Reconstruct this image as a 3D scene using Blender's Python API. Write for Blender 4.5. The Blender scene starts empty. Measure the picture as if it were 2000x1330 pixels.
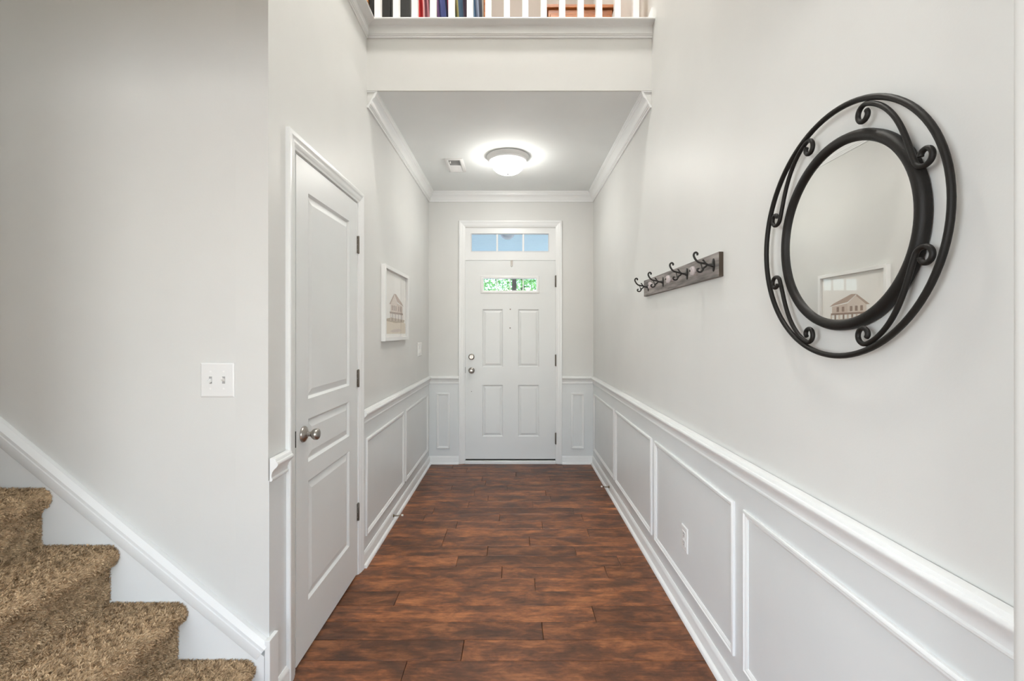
import bpy, bmesh, math, random
import numpy as np
from mathutils import Vector, Matrix

sc = bpy.context.scene
COL = sc.collection
R = math.radians

# ------------------------------------------------------------------ camera
cam_d = bpy.data.cameras.new('camera')
cam = bpy.data.objects.new('camera', cam_d)
COL.objects.link(cam)
EYE = 1.345
cam.location = (0, 0, EYE)
cam.rotation_euler = (R(90), 0, 0)
cam_d.sensor_width = 36.0
cam_d.lens = 16.0
cam_d.shift_x = -3 / 2000
cam_d.shift_y = -17 / 2000
cam_d.clip_start = 0.02
sc.camera = cam

# ------------------------------------------------------------------ world / light / exposure
sc.view_settings.view_transform = 'Standard'
sc.view_settings.look = 'None'
sc.view_settings.gamma = 1.0
sc.view_settings.use_curve_mapping = False
sc.view_settings.exposure = 0.55
try:
    sc.cycles.use_denoising = True
    sc.cycles.max_bounces = 7
    sc.cycles.diffuse_bounces = 4
    sc.cycles.glossy_bounces = 4
    sc.cycles.transmission_bounces = 5
    sc.cycles.transparent_max_bounces = 12
    sc.cycles.caustics_reflective = False
    sc.cycles.caustics_refractive = False
    sc.cycles.use_adaptive_sampling = True
    sc.cycles.adaptive_threshold = 0.06
    sc.cycles.adaptive_min_samples = 16
    sc.cycles.use_light_tree = False
    sc.cycles.sample_clamp_indirect = 6.0
except Exception:
    pass

world = bpy.data.worlds.new('sky')
sc.world = world
world.use_nodes = True
wt = world.node_tree
sky = wt.nodes.new('ShaderNodeTexSky')
sky.sky_type = 'NISHITA'
sky.sun_disc = False
sky.sun_elevation = R(50)
sky.sun_rotation = R(200)
wt.links.new(sky.outputs[0], wt.nodes['Background'].inputs[0])
wt.nodes['Background'].inputs[1].default_value = 0.55


def area(name, loc, rot, sx, sy, power, col):
    d = bpy.data.lights.new(name, 'AREA')
    d.shape = 'RECTANGLE'
    d.size, d.size_y = sx, sy
    d.energy = power
    d.color = col
    o = bpy.data.objects.new(name, d)
    COL.objects.link(o)
    o.location = loc
    o.rotation_euler = rot
    return o


# daylight through the back windows of the room behind the camera
DAY = (0.89, 0.95, 1.0)
XW = -3.2
area('window_daylight', (-0.95, -3.78, 1.45), (R(90), 0, 0), 1.5, 1.5, 40, DAY)
area('window_daylight', (0.95, -3.78, 1.45), (R(90), 0, 0), 1.5, 1.5, 40, DAY)

area('window_daylight', (XW + 0.06, -1.75, 1.5), (R(90), 0, R(-90)), 1.7, 1.6, 70, DAY)  # light of an added side window, put in to lift the dim right wall
# sun on the garden in front of the house
sun_d = bpy.data.lights.new('sun', 'SUN')
sun_d.energy = 3.2
sun_d.angle = R(1)
sun_d.color = (1.0, 0.96, 0.9)
sun = bpy.data.objects.new('sun', sun_d)
COL.objects.link(sun)
sun.location = (20, 12, 18)
sun.rotation_euler = Vector((0.77, 0.05, 0.63)).to_track_quat('Z', 'Y').to_euler()

# ------------------------------------------------------------------ materials
MATS = {}


def nodes_of(m):
    m.use_nodes = True
    nt = m.node_tree
    return nt, nt.nodes, nt.links, nt.nodes['Principled BSDF']


def paint(name, col, rough=0.5, bump=0.0, scale=300.0, metal=0.0, spec=0.5, var=0.02, coat=0.0):
    m = bpy.data.materials.new(name)
    nt, N, L, b = nodes_of(m)
    b.inputs['Roughness'].default_value = rough
    b.inputs['Metallic'].default_value = metal
    b.inputs['Specular IOR Level'].default_value = spec
    b.inputs['Coat Weight'].default_value = coat
    tc = N.new('ShaderNodeTexCoord')
    nz = N.new('ShaderNodeTexNoise')
    nz.inputs['Scale'].default_value = 2.5
    nz.inputs['Detail'].default_value = 3
    L.new(tc.outputs['Object'], nz.inputs['Vector'])
    rp = N.new('ShaderNodeValToRGB')
    rp.color_ramp.elements[0].position = 0.3
    rp.color_ramp.elements[1].position = 0.7
    rp.color_ramp.elements[0].color = tuple(c * (1 - var) for c in col) + (1,)
    rp.color_ramp.elements[1].color = tuple(min(1, c * (1 + var)) for c in col) + (1,)
    L.new(nz.outputs['Fac'], rp.inputs['Fac'])
    L.new(rp.outputs['Color'], b.inputs['Base Color'])
    if bump:
        n2 = N.new('ShaderNodeTexNoise')
        n2.inputs['Scale'].default_value = scale
        n2.inputs['Detail'].default_value = 2
        L.new(tc.outputs['Object'], n2.inputs['Vector'])
        bp = N.new('ShaderNodeBump')
        bp.inputs['Strength'].default_value = bump
        bp.inputs['Distance'].default_value = 0.001
        L.new(n2.outputs['Fac'], bp.inputs['Height'])
        L.new(bp.outputs['Normal'], b.inputs['Normal'])
    MATS[name] = m
    return m


paint('wall', (0.725, 0.725, 0.705), 0.45, 0.12, 220, spec=0.35)
paint('ceiling', (0.88, 0.905, 0.90), 0.8, 0.15, 150, spec=0.2)
paint('wainscot', (0.76, 0.78, 0.78), 0.35, 0.03, 120, spec=0.5)
paint('trim', (0.855, 0.865, 0.86), 0.3, 0, spec=0.5)
paint('door_white', (0.78, 0.795, 0.79), 0.38, 0.05, 90, spec=0.45)
paint('nickel', (0.38, 0.355, 0.325), 0.28, 0, metal=1.0)
paint('hinge', (0.17, 0.15, 0.125), 0.45, 0, metal=0.8)
paint('dark_gap', (0.015, 0.013, 0.012), 0.8)
paint('iron', (0.012, 0.0105, 0.009), 0.5, 0.3, 400, spec=0.25)
paint('hook_iron', (0.018, 0.016, 0.014), 0.4, 0.3, 600, metal=0.3)
paint('mirror', (0.90, 0.90, 0.885), 0.01, 0, metal=1.0, var=0.0)
paint('plastic', (0.85, 0.85, 0.84), 0.18, 0, spec=0.55)
paint('plastic_grey', (0.40, 0.40, 0.40), 0.4, 0)
paint('rubber_white', (0.8, 0.78, 0.72), 0.6)
paint('brass', (0.20, 0.15, 0.08), 0.35, 0, metal=1.0)
paint('lamp_metal', (0.88, 0.88, 0.87), 0.3, 0)
paint('paper', (0.95, 0.93, 0.89), 0.8)
paint('frame_white', (0.84, 0.84, 0.83), 0.35)
paint('black_cabinet', (0.006, 0.0065, 0.006), 0.45)
paint('loft_wall', (0.36, 0.32, 0.29), 0.6, 0.1, 220)
paint('porch', (0.76, 0.88, 0.90), 0.6)  # white boards, with the sky's blue light put into the colour
paint('concrete', (0.55, 0.54, 0.52), 0.9, 0.4, 40)
paint('sand', (0.80, 0.70, 0.56), 0.8)
paint('sepia', (0.36, 0.26, 0.21), 0.8)
paint('sepia_light', (0.68, 0.57, 0.49), 0.8)
paint('sepia_roof', (0.52, 0.40, 0.33), 0.8)
paint('pale_wall', (0.78, 0.68, 0.60), 0.8)
paint('dried_grass', (0.50, 0.40, 0.28), 0.8)


def knob_glass():
    m = bpy.data.materials.new('knob_glass')
    nt, N, L, b = nodes_of(m)
    b.inputs['Base Color'].default_value = (0.92, 0.82, 0.82, 1)
    b.inputs['Roughness'].default_value = 0.05
    b.inputs['Transmission Weight'].default_value = 0.5
    b.inputs['IOR'].default_value = 1.45
    MATS['knob_glass'] = m


knob_glass()


def clear_glass(name, tint, refl=0.04):
    m = bpy.data.materials.new(name)
    m.use_nodes = True
    nt = m.node_tree
    N, L = nt.nodes, nt.links
    N.remove(N['Principled BSDF'])
    tr = N.new('ShaderNodeBsdfTransparent')
    tr.inputs[0].default_value = tint + (1,)
    gl = N.new('ShaderNodeBsdfGlossy')
    gl.inputs['Roughness'].default_value = 0.0
    lw = N.new('ShaderNodeLayerWeight')
    lw.inputs['Blend'].default_value = 0.5
    pw = N.new('ShaderNodeMath'); pw.operation = 'POWER'; pw.inputs[1].default_value = 5.0
    fr = N.new('ShaderNodeMath'); fr.operation = 'MULTIPLY_ADD'; fr.inputs[1].default_value = 0.553; fr.inputs[2].default_value = refl
    L.new(lw.outputs['Facing'], pw.inputs[0])
    L.new(pw.outputs[0], fr.inputs[0])
    mx = N.new('ShaderNodeMixShader')
    L.new(fr.outputs[0], mx.inputs[0])
    L.new(tr.outputs[0], mx.inputs[1])
    L.new(gl.outputs[0], mx.inputs[2])
    L.new(mx.outputs[0], N['Material Output'].inputs['Surface'])
    MATS[name] = m


clear_glass('glass', (0.95, 0.98, 0.99))
clear_glass('picture_glass', (1.0, 1.0, 1.0), 0.02)


def emit(name, col, strength):
    m = bpy.data.materials.new(name)
    m.use_nodes = True
    nt = m.node_tree
    N, L = nt.nodes, nt.links
    b = N['Principled BSDF']
    b.inputs['Base Color'].default_value = (0.9, 0.9, 0.88, 1)
    b.inputs['Roughness'].default_value = 0.3
    b.inputs['Emission Color'].default_value = col + (1,)
    b.inputs['Emission Strength'].default_value = strength
    MATS[name] = m


emit('lamp_glass', (1.0, 0.97, 0.91), 29.0)
emit('loft_lamp_glass', (1.0, 0.90, 0.76), 4.0)
emit('foyer_lamp_glass', (1.0, 0.965, 0.92), 4.0)
for _k in ('loft_lamp_glass', 'foyer_lamp_glass'):
    MATS[_k].cycles.emission_sampling = 'NONE'


def wood_floor():
    m = bpy.data.materials.new('hickory_plank')
    nt, N, L, b = nodes_of(m)
    tc = N.new('ShaderNodeTexCoord')
    oi = N.new('ShaderNodeObjectInfo')
    geo = N.new('ShaderNodeNewGeometry')
    # offset per plank so that the figure breaks at the joints
    mul = N.new('ShaderNodeVectorMath'); mul.operation = 'SCALE'
    cmb = N.new('ShaderNodeCombineXYZ')
    m1 = N.new('ShaderNodeMath'); m1.operation = 'MULTIPLY'; m1.inputs[1].default_value = 37.0
    m2 = N.new('ShaderNodeMath'); m2.operation = 'MULTIPLY'; m2.inputs[1].default_value = 91.0
    L.new(oi.outputs['Random'], m1.inputs[0]); L.new(oi.outputs['Random'], m2.inputs[0])
    L.new(m1.outputs[0], cmb.inputs[0]); L.new(m2.outputs[0], cmb.inputs[1])
    add = N.new('ShaderNodeVectorMath'); add.operation = 'ADD'
    L.new(geo.outputs['Position'], add.inputs[0]); L.new(cmb.outputs[0], add.inputs[1])
    # stretched grain
    mp = N.new('ShaderNodeMapping'); mp.inputs['Scale'].default_value = (4.0, 45, 45)
    L.new(add.outputs[0], mp.inputs[0])
    gr = N.new('ShaderNodeTexNoise'); gr.inputs['Scale'].default_value = 2.2; gr.inputs['Detail'].default_value = 6
    gr.inputs['Distortion'].default_value = 0.6
    L.new(mp.outputs[0], gr.inputs['Vector'])
    # large dark smoky blotches
    mp2 = N.new('ShaderNodeMapping'); mp2.inputs['Scale'].default_value = (4.6, 11.0, 1)
    L.new(add.outputs[0], mp2.inputs[0])
    bl = N.new('ShaderNodeTexNoise'); bl.inputs['Scale'].default_value = 1.0; bl.inputs['Detail'].default_value = 6
    bl.inputs['Roughness'].default_value = 0.68; bl.inputs['Distortion'].default_value = 0.3
    L.new(mp2.outputs[0], bl.inputs['Vector'])
    r1 = N.new('ShaderNodeValToRGB')
    e = r1.color_ramp.elements
    e[0].position = 0.33; e[0].color = (0.078, 0.036, 0.021, 1)
    e[1].position = 0.65; e[1].color = (0.37, 0.145, 0.058, 1)
    k = e.new(0.47); k.color = (0.155, 0.061, 0.029, 1)
    k = e.new(0.54); k.color = (0.235, 0.088, 0.036, 1)
    L.new(bl.outputs['Fac'], r1.inputs['Fac'])
    r2 = N.new('ShaderNodeValToRGB')
    r2.color_ramp.elements[0].position = 0.25; r2.color_ramp.elements[0].color = (0.70, 0.69, 0.68, 1)
    r2.color_ramp.elements[1].position = 0.7; r2.color_ramp.elements[1].color = (1.20, 1.18, 1.15, 1)
    L.new(gr.outputs['Fac'], r2.inputs['Fac'])
    mx = N.new('ShaderNodeMix'); mx.data_type = 'RGBA'; mx.blend_type = 'MULTIPLY'
    mx.inputs[0].default_value = 1.0
    L.new(r1.outputs[0], mx.inputs[6]); L.new(r2.outputs[0], mx.inputs[7])
    mp3 = N.new('ShaderNodeMapping'); mp3.inputs['Scale'].default_value = (14.0, 30.0, 1)
    L.new(add.outputs[0], mp3.inputs[0])
    fg = N.new('ShaderNodeTexNoise'); fg.inputs['Scale'].default_value = 1.0; fg.inputs['Detail'].default_value = 5
    fg.inputs['Distortion'].default_value = 1.2
    L.new(mp3.outputs[0], fg.inputs['Vector'])
    r4 = N.new('ShaderNodeValToRGB')
    r4.color_ramp.elements[0].position = 0.30; r4.color_ramp.elements[0].color = (0.68, 0.68, 0.70, 1)
    r4.color_ramp.elements[1].position = 0.55; r4.color_ramp.elements[1].color = (1.06, 1.06, 1.05, 1)
    L.new(fg.outputs['Fac'], r4.inputs['Fac'])
    mx4 = N.new('ShaderNodeMix'); mx4.data_type = 'RGBA'; mx4.blend_type = 'MULTIPLY'; mx4.inputs[0].default_value = 1.0
    L.new(mx.outputs[2], mx4.inputs[6]); L.new(r4.outputs[0], mx4.inputs[7])
    mx = mx4
    # plank to plank tone
    r3 = N.new('ShaderNodeValToRGB')
    r3.color_ramp.elements[0].color = (0.70, 0.70, 0.72, 1); r3.color_ramp.elements[1].color = (1.25, 1.22, 1.18, 1)
    L.new(oi.outputs['Random'], r3.inputs['Fac'])
    mx2 = N.new('ShaderNodeMix'); mx2.data_type = 'RGBA'; mx2.blend_type = 'MULTIPLY'; mx2.inputs[0].default_value = 1.0
    L.new(mx.outputs[2], mx2.inputs[6]); L.new(r3.outputs[0], mx2.inputs[7])
    L.new(mx2.outputs[2], b.inputs['Base Color'])
    rr = N.new('ShaderNodeMapRange'); rr.inputs['To Min'].default_value = 0.30; rr.inputs['To Max'].default_value = 0.46
    L.new(gr.outputs['Fac'], rr.inputs['Value']); L.new(rr.outputs[0], b.inputs['Roughness'])
    b.inputs['Specular IOR Level'].default_value = 0.4
    bp = N.new('ShaderNodeBump'); bp.inputs['Strength'].default_value = 0.25; bp.inputs['Distance'].default_value = 0.002
    L.new(gr.outputs['Fac'], bp.inputs['Height']); L.new(bp.outputs[0], b.inputs['Normal'])
    MATS['plank'] = m


wood_floor()


def grain_wood(name, dark, light, sx=(2, 25, 25), rough=0.5):
    m = bpy.data.materials.new(name)
    nt, N, L, b = nodes_of(m)
    tc = N.new('ShaderNodeTexCoord')
    mp = N.new('ShaderNodeMapping'); mp.inputs['Scale'].default_value = sx
    L.new(tc.outputs['Object'], mp.inputs[0])
    gr = N.new('ShaderNodeTexNoise'); gr.inputs['Scale'].default_value = 2; gr.inputs['Detail'].default_value = 6
    L.new(mp.outputs[0], gr.inputs['Vector'])
    r1 = N.new('ShaderNodeValToRGB')
    r1.color_ramp.elements[0].position = 0.32; r1.color_ramp.elements[0].color = dark + (1,)
    r1.color_ramp.elements[1].position = 0.68; r1.color_ramp.elements[1].color = light + (1,)
    L.new(gr.outputs['Fac'], r1.inputs['Fac'])
    L.new(r1.outputs[0], b.inputs['Base Color'])
    b.inputs['Roughness'].default_value = rough
    bp = N.new('ShaderNodeBump'); bp.inputs['Strength'].default_value = 0.4; bp.inputs['Distance'].default_value = 0.002
    L.new(gr.outputs['Fac'], bp.inputs['Height']); L.new(bp.outputs[0], b.inputs['Normal'])
    MATS[name] = m


grain_wood('weathered', (0.11, 0.10, 0.095), (0.36, 0.325, 0.305), (25, 2.5, 25), 0.75)
grain_wood('dresser_wood', (0.20, 0.060, 0.018), (0.40, 0.145, 0.045), (3, 25, 25), 0.4)
grain_wood('orange_wood', (0.42, 0.19, 0.08), (0.62, 0.31, 0.14), (25, 25, 2), 0.45)
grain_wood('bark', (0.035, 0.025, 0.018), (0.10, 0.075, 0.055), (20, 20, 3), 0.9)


def carpet():
    for nm, attr in (('carpet', False), ('carpet_pile', True)):
        m = bpy.data.materials.new(nm)
        nt, N, L, b = nodes_of(m)
        b.inputs['Roughness'].default_value = 0.95
        b.inputs['Specular IOR Level'].default_value = 0.05
        geo = N.new('ShaderNodeNewGeometry')
        nz = N.new('ShaderNodeTexNoise'); nz.inputs['Scale'].default_value = 22; nz.inputs['Detail'].default_value = 5
        L.new(geo.outputs['Position'], nz.inputs['Vector'])
        r1 = N.new('ShaderNodeValToRGB')
        r1.color_ramp.elements[0].position = 0.3; r1.color_ramp.elements[0].color = (0.40, 0.285, 0.175, 1)
        r1.color_ramp.elements[1].position = 0.7; r1.color_ramp.elements[1].color = (0.64, 0.475, 0.305, 1)
        L.new(nz.outputs['Fac'], r1.inputs['Fac'])
        if attr:
            at = N.new('ShaderNodeAttribute'); at.attribute_name = 'tone'
            mx = N.new('ShaderNodeMix'); mx.data_type = 'RGBA'; mx.blend_type = 'MULTIPLY'; mx.inputs[0].default_value = 1
            L.new(r1.outputs[0], mx.inputs[6]); L.new(at.outputs['Color'], mx.inputs[7])
            L.new(mx.outputs[2], b.inputs['Base Color'])
        else:
            L.new(r1.outputs[0], b.inputs['Base Color'])
        MATS[nm] = m


carpet()


def leaf_mat():
    m = bpy.data.materials.new('leaf')
    nt, N, L, b = nodes_of(m)
    geo = N.new('ShaderNodeNewGeometry')
    r1 = N.new('ShaderNodeValToRGB')
    r1.color_ramp.elements[0].color = (0.08, 0.30, 0.05, 1)
    r1.color_ramp.elements[1].color = (0.42, 0.68, 0.24, 1)
    L.new(geo.outputs['Random Per Island'], r1.inputs['Fac'])
    L.new(r1.outputs[0], b.inputs['Base Color'])
    b.inputs['Roughness'].default_value = 0.5
    b.inputs['Transmission Weight'].default_value = 0.0
    MATS['leaf'] = m


leaf_mat()


def stripe_mat():
    m = bpy.data.materials.new('striped_cloth')
    nt, N, L, b = nodes_of(m)
    at = N.new('ShaderNodeAttribute'); at.attribute_name = 'across'
    r1 = N.new('ShaderNodeValToRGB')
    r1.color_ramp.interpolation = 'CONSTANT'
    cols = [(0.0, (0.50, 0.020, 0.022)), (0.075, (0.42, 0.22, 0.22)), (0.10, (0.09, 0.018, 0.028)), (0.135, (0.35, 0.15, 0.17)),
            (0.165, (0.12, 0.05, 0.05)), (0.205, (0.45, 0.05, 0.05)), (0.25, (0.06, 0.03, 0.07)), (0.30, (0.19, 0.10, 0.24)),
            (0.335, (0.030, 0.040, 0.13)), (0.44, (0.02, 0.02, 0.05)), (0.48, (0.30, 0.05, 0.08)), (0.53, (0.055, 0.15, 0.115)),
            (0.60, (0.07, 0.055, 0.018)), (0.625, (0.23, 0.20, 0.075)), (0.66, (0.022, 0.05, 0.085)), (0.73, (0.05, 0.03, 0.05)),
            (0.79, (0.02, 0.03, 0.05)), (0.83, (0.11, 0.17, 0.25)), (0.88, (0.05, 0.10, 0.17)), (0.91, (0.15, 0.18, 0.25)),
            (0.95, (0.025, 0.03, 0.045))]
    e = r1.color_ramp.elements
    e[0].position = cols[0][0]; e[0].color = cols[0][1] + (1,)
    e[1].position = cols[1][0]; e[1].color = cols[1][1] + (1,)
    for p, c in cols[2:]:
        k = e.new(p); k.color = c + (1,)
    L.new(at.outputs['Fac'], r1.inputs['Fac'])
    L.new(r1.outputs[0], b.inputs['Base Color'])
    b.inputs['Roughness'].default_value = 0.9
    MATS['striped_cloth'] = m


stripe_mat()

# ------------------------------------------------------------------ helpers
WL = {}


def link_obj(name, me, parent=None, loc=(0, 0, 0)):
    o = bpy.data.objects.new(name, me)
    COL.objects.link(o)
    o.location = loc
    WL[o] = Vector(loc)
    if parent is not None:
        o.parent = parent
        o.matrix_parent_inverse = Matrix.Translation(-WL[parent])
    return o


def empty(name, loc):
    return link_obj(name, None, None, loc)


def tag(o, label, cat, group=None, kind=None):
    o['label'] = label
    o['category'] = cat
    if group:
        o['group'] = group
    if kind:
        o['kind'] = kind
    return o


def struct(o, label, cat):
    return tag(o, label, cat, kind='structure')


def mesh_obj(name, verts, faces, mat, parent=None, smooth=False, recalc=True, mats=None, fmat=None):
    v = np.array(verts, dtype=float)
    base = np.array([(v[:, 0].min() + v[:, 0].max()) / 2, (v[:, 1].min() + v[:, 1].max()) / 2, v[:, 2].min()])
    v = v - base
    me = bpy.data.meshes.new(name)
    me.from_pydata([tuple(p) for p in v], [], [tuple(f) for f in faces])
    if mats:
        for mm in mats:
            me.materials.append(MATS[mm])
        me.polygons.foreach_set('material_index', fmat)
    else:
        me.materials.append(MATS[mat])
    if recalc:
        bm = bmesh.new(); bm.from_mesh(me)
        bmesh.ops.recalc_face_normals(bm, faces=bm.faces)
        bm.to_mesh(me); bm.free()
    if smooth:
        me.polygons.foreach_set('use_smooth', [True] * len(me.polygons))
    me.update()
    return link_obj(name, me, parent, tuple(base))


def smooth_by_angle(o, deg=40):
    me = o.data
    bm = bmesh.new(); bm.from_mesh(me)
    for f in bm.faces:
        f.smooth = True
    for e in bm.edges:
        if len(e.link_faces) == 2 and e.calc_face_angle(0) > R(deg):
            e.smooth = False
    bm.to_mesh(me); bm.free()
    return o


def copy_to(o, dloc, parent=None):
    c = o.copy()
    COL.objects.link(c)
    c.location = Vector(o.location) + Vector(dloc)
    WL[c] = WL[o] + Vector(dloc)
    if parent is not None:
        c.parent = parent
        c.matrix_parent_inverse = Matrix.Translation(-WL[parent])
    return c


def box(name, x0, x1, y0, y1, z0, z1, mat, parent=None, bevel=0.0, seg=1):
    bm = bmesh.new()
    bmesh.ops.create_cube(bm, size=1.0)
    for v in bm.verts:
        v.co = Vector(((x0 + x1) / 2 + v.co.x * (x1 - x0), (y0 + y1) / 2 + v.co.y * (y1 - y0), (z0 + z1) / 2 + v.co.z * (z1 - z0)))
    if bevel:
        bmesh.ops.bevel(bm, geom=bm.edges[:], offset=bevel, segments=seg, affect='EDGES', profile=0.5)
    bm.verts.ensure_lookup_table()
    vs = [tuple(v.co) for v in bm.verts]
    fs = [[v.index for v in f.verts] for f in bm.faces]
    bm.free()
    return mesh_obj(name, vs, fs, mat, parent)


def run(name, p0, p1, out, up, profile, mat, parent=None, m0=0.0, m1=0.0, smooth=True):
    """closed profile [(out, up)] swept p0 -> p1; m0/m1 shift the ends along the run by m*out (mitres)"""
    p0, p1, out, up = Vector(p0), Vector(p1), Vector(out), Vector(up)
    d = (p1 - p0).normalized()
    n = len(profile)
    vs, fs = [], []
    for p, m in ((p0, m0), (p1, m1)):
        for (a, b) in profile:
            vs.append(p + out * a + up * b + d * (m * a))
    for i in range(n):
        j = (i + 1) % n
        fs.append((i, j, n + j, n + i))
    fs.append(tuple(range(n)))
    fs.append(tuple(range(2 * n - 1, n - 1, -1)))
    o = mesh_obj(name, vs, fs, mat, parent)
    if smooth:
        smooth_by_angle(o, 35)
    return o


def frame_loop(name, c, u, v, n, w, h, profile, mat, parent=None, smooth=True):
    """rectangle w x h centred at c in plane u,v with normal n; profile [(inset, protrude)] closed"""
    c, u, v, n = Vector(c), Vector(u), Vector(v), Vector(n)
    vs, fs = [], []
    for (a, b) in profile:
        for su, sv in ((-1, -1), (1, -1), (1, 1), (-1, 1)):
            vs.append(c + u * su * (w / 2 - a) + v * sv * (h / 2 - a) + n * b)
    k = len(profile)
    for i in range(k):
        j = (i + 1) % k
        for q in range(4):
            r = (q + 1) % 4
            fs.append((i * 4 + q, i * 4 + r, j * 4 + r, j * 4 + q))
    o = mesh_obj(name, vs, fs, mat, parent)
    if smooth:
        smooth_by_angle(o, 35)
    return o


def tube(name, pts, r, mat, parent=None, closed=False, seg=10, hint=(1, 0, 0), radii=None):
    pts = [Vector(p) for p in pts]
    n = len(pts)
    vs, fs = [], []
    hint = Vector(hint)
    for i, p in enumerate(pts):
        if closed:
            t = (pts[(i + 1) % n] - pts[i - 1]).normalized()
        else:
            t = (pts[min(i + 1, n - 1)] - pts[max(i - 1, 0)]).normalized()
        a = (hint - t * hint.dot(t))
        if a.length < 1e-5:
            a = t.orthogonal()
        a.normalize()
        b = t.cross(a)
        rr = radii[i] if radii else r
        for k in range(seg):
            an = 2 * math.pi * k / seg
            vs.append(p + a * (math.cos(an) * rr) + b * (math.sin(an) * rr))
    m = n if closed else n - 1
    for i in range(m):
        j = (i + 1) % n
        for k in range(seg):
            l = (k + 1) % seg
            fs.append((i * seg + k, i * seg + l, j * seg + l, j * seg + k))
    if not closed:
        fs.append(tuple(range(seg)))
        fs.append(tuple(range((n - 1) * seg, n * seg)))
    o = mesh_obj(name, vs, fs, mat, parent)
    smooth_by_angle(o, 60)
    return o


def lathe(name, c, axis, prof, mat, parent=None, seg=32, close=True):
    """prof: [(radius, distance along axis)]"""
    c, ax = Vector(c), Vector(axis).normalized()
    a = ax.orthogonal().normalized()
    b = ax.cross(a)
    vs, fs = [], []
    for (r, h) in prof:
        for k in range(seg):
            an = 2 * math.pi * k / seg
            vs.append(c + ax * h + a * (r * math.cos(an)) + b * (r * math.sin(an)))
    for i in range(len(prof) - 1):
        for k in range(seg):
            l = (k + 1) % seg
            fs.append((i * seg + k, i * seg + l, (i + 1) * seg + l, (i + 1) * seg + k))
    if close:
        if prof[0][0] > 1e-6:
            fs.append(tuple(range(seg)))
        if prof[-1][0] > 1e-6:
            fs.append(tuple(range((len(prof) - 1) * seg, len(prof) * seg)))
    o = mesh_obj(name, vs, fs, mat, parent)
    bm = bmesh.new(); bm.from_mesh(o.data)
    bmesh.ops.remove_doubles(bm, verts=bm.verts[:], dist=1e-6)
    bm.to_mesh(o.data); bm.free()
    smooth_by_angle(o, 38)
    return o


def holed_plate(name, o0, u, v, n, w, h, t, holes, mat, parent=None):
    """plate of thickness t (towards -n) spanning w x h from corner o0 with rectangular holes (u0,u1,v0,v1)"""
    o0, u, v, n = Vector(o0), Vector(u), Vector(v), Vector(n)
    us = sorted(set([0, w] + [q for hh in holes for q in hh[:2]]))
    vv = sorted(set([0, h] + [q for hh in holes for q in hh[2:]]))
    idx = {}
    vs, fs = [], []

    def vert(i, j, s):
        k = (i, j, s)
        if k not in idx:
            idx[k] = len(vs)
            vs.append(o0 + u * us[i] + v * vv[j] - n * (t * s))
        return idx[k]

    def solid(i, j):
        if i < 0 or j < 0 or i >= len(us) - 1 or j >= len(vv) - 1:
            return False
        cu, cv = (us[i] + us[i + 1]) / 2, (vv[j] + vv[j + 1]) / 2
        return not any(a < cu < b and c < cv < d for a, b, c, d in holes)
    for i in range(len(us) - 1):
        for j in range(len(vv) - 1):
            if not solid(i, j):
                continue
            fs.append((vert(i, j, 0), vert(i + 1, j, 0), vert(i + 1, j + 1, 0), vert(i, j + 1, 0)))
            fs.append((vert(i, j, 1), vert(i, j + 1, 1), vert(i + 1, j + 1, 1), vert(i + 1, j, 1)))
            for di, dj, a, b in ((-1, 0, (i, j), (i, j + 1)), (1, 0, (i + 1, j + 1), (i + 1, j)),
                                 (0, -1, (i + 1, j), (i, j)), (0, 1, (i, j + 1), (i + 1, j + 1))):
                if not solid(i + di, j + dj):
                    fs.append((vert(*a, 0), vert(*b, 0), vert(*b, 1), vert(*a, 1)))
    return mesh_obj(name, vs, fs, mat, parent)


def door_panel(o0, u, v, n, rect, mat, parent, d=0.010, rim=0.010, flat=0.004, ramp=0.026, rise=0.007):
    """moulded raised panel filling a hole of a door: rim slopes in, narrow flat, ramp back out, field"""
    o0, u, v, n = Vector(o0), Vector(u), Vector(v), Vector(n)
    a, b, c, e = rect
    rings = [(0, 0), (rim, -d), (rim + flat, -d), (rim + flat + ramp, -d + rise)]
    vs, fs = [], []
    for ins, dep in rings:
        for uu, vv in ((a + ins, c + ins), (b - ins, c + ins), (b - ins, e - ins), (a + ins, e - ins)):
            vs.append(o0 + u * uu + v * vv + n * dep)
    for i in range(len(rings) - 1):
        for q in range(4):
            r = (q + 1) % 4
            fs.append((i * 4 + q, i * 4 + r, (i + 1) * 4 + r, (i + 1) * 4 + q))
    k = (len(rings) - 1) * 4
    fs.append((k, k + 1, k + 2, k + 3))
    # back side gives the panel its thickness
    nb = len(vs)
    for uu, vv in ((a, c), (b, c), (b, e), (a, e)):
        vs.append(o0 + u * uu + v * vv - n * 0.022)
    fs.append((nb + 3, nb + 2, nb + 1, nb))
    for q in range(4):
        r = (q + 1) % 4
        fs.append((q, r, nb + r, nb + q))
    return mesh_obj('panel', vs, fs, mat, parent)


# ------------------------------------------------------------------ dimensions
XL, XR = -0.865, 0.815          # corridor side walls
YE = 4.642                      # end wall with the front door
YS = 1.605                      # stair wall facing the camera
YH = 2.681                      # header under the balcony
ZC = 2.765                      # vestibule ceiling
ZF = 3.12                       # upper floor
ZT = 5.3                        # upper ceiling
YB = -3.85                      # back wall of the room behind the camera
XRR = 2.6
XLL = -3.2
X, Y, Z = Vector((1, 0, 0)), Vector((0, 1, 0)), Vector((0, 0, 1))

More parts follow.
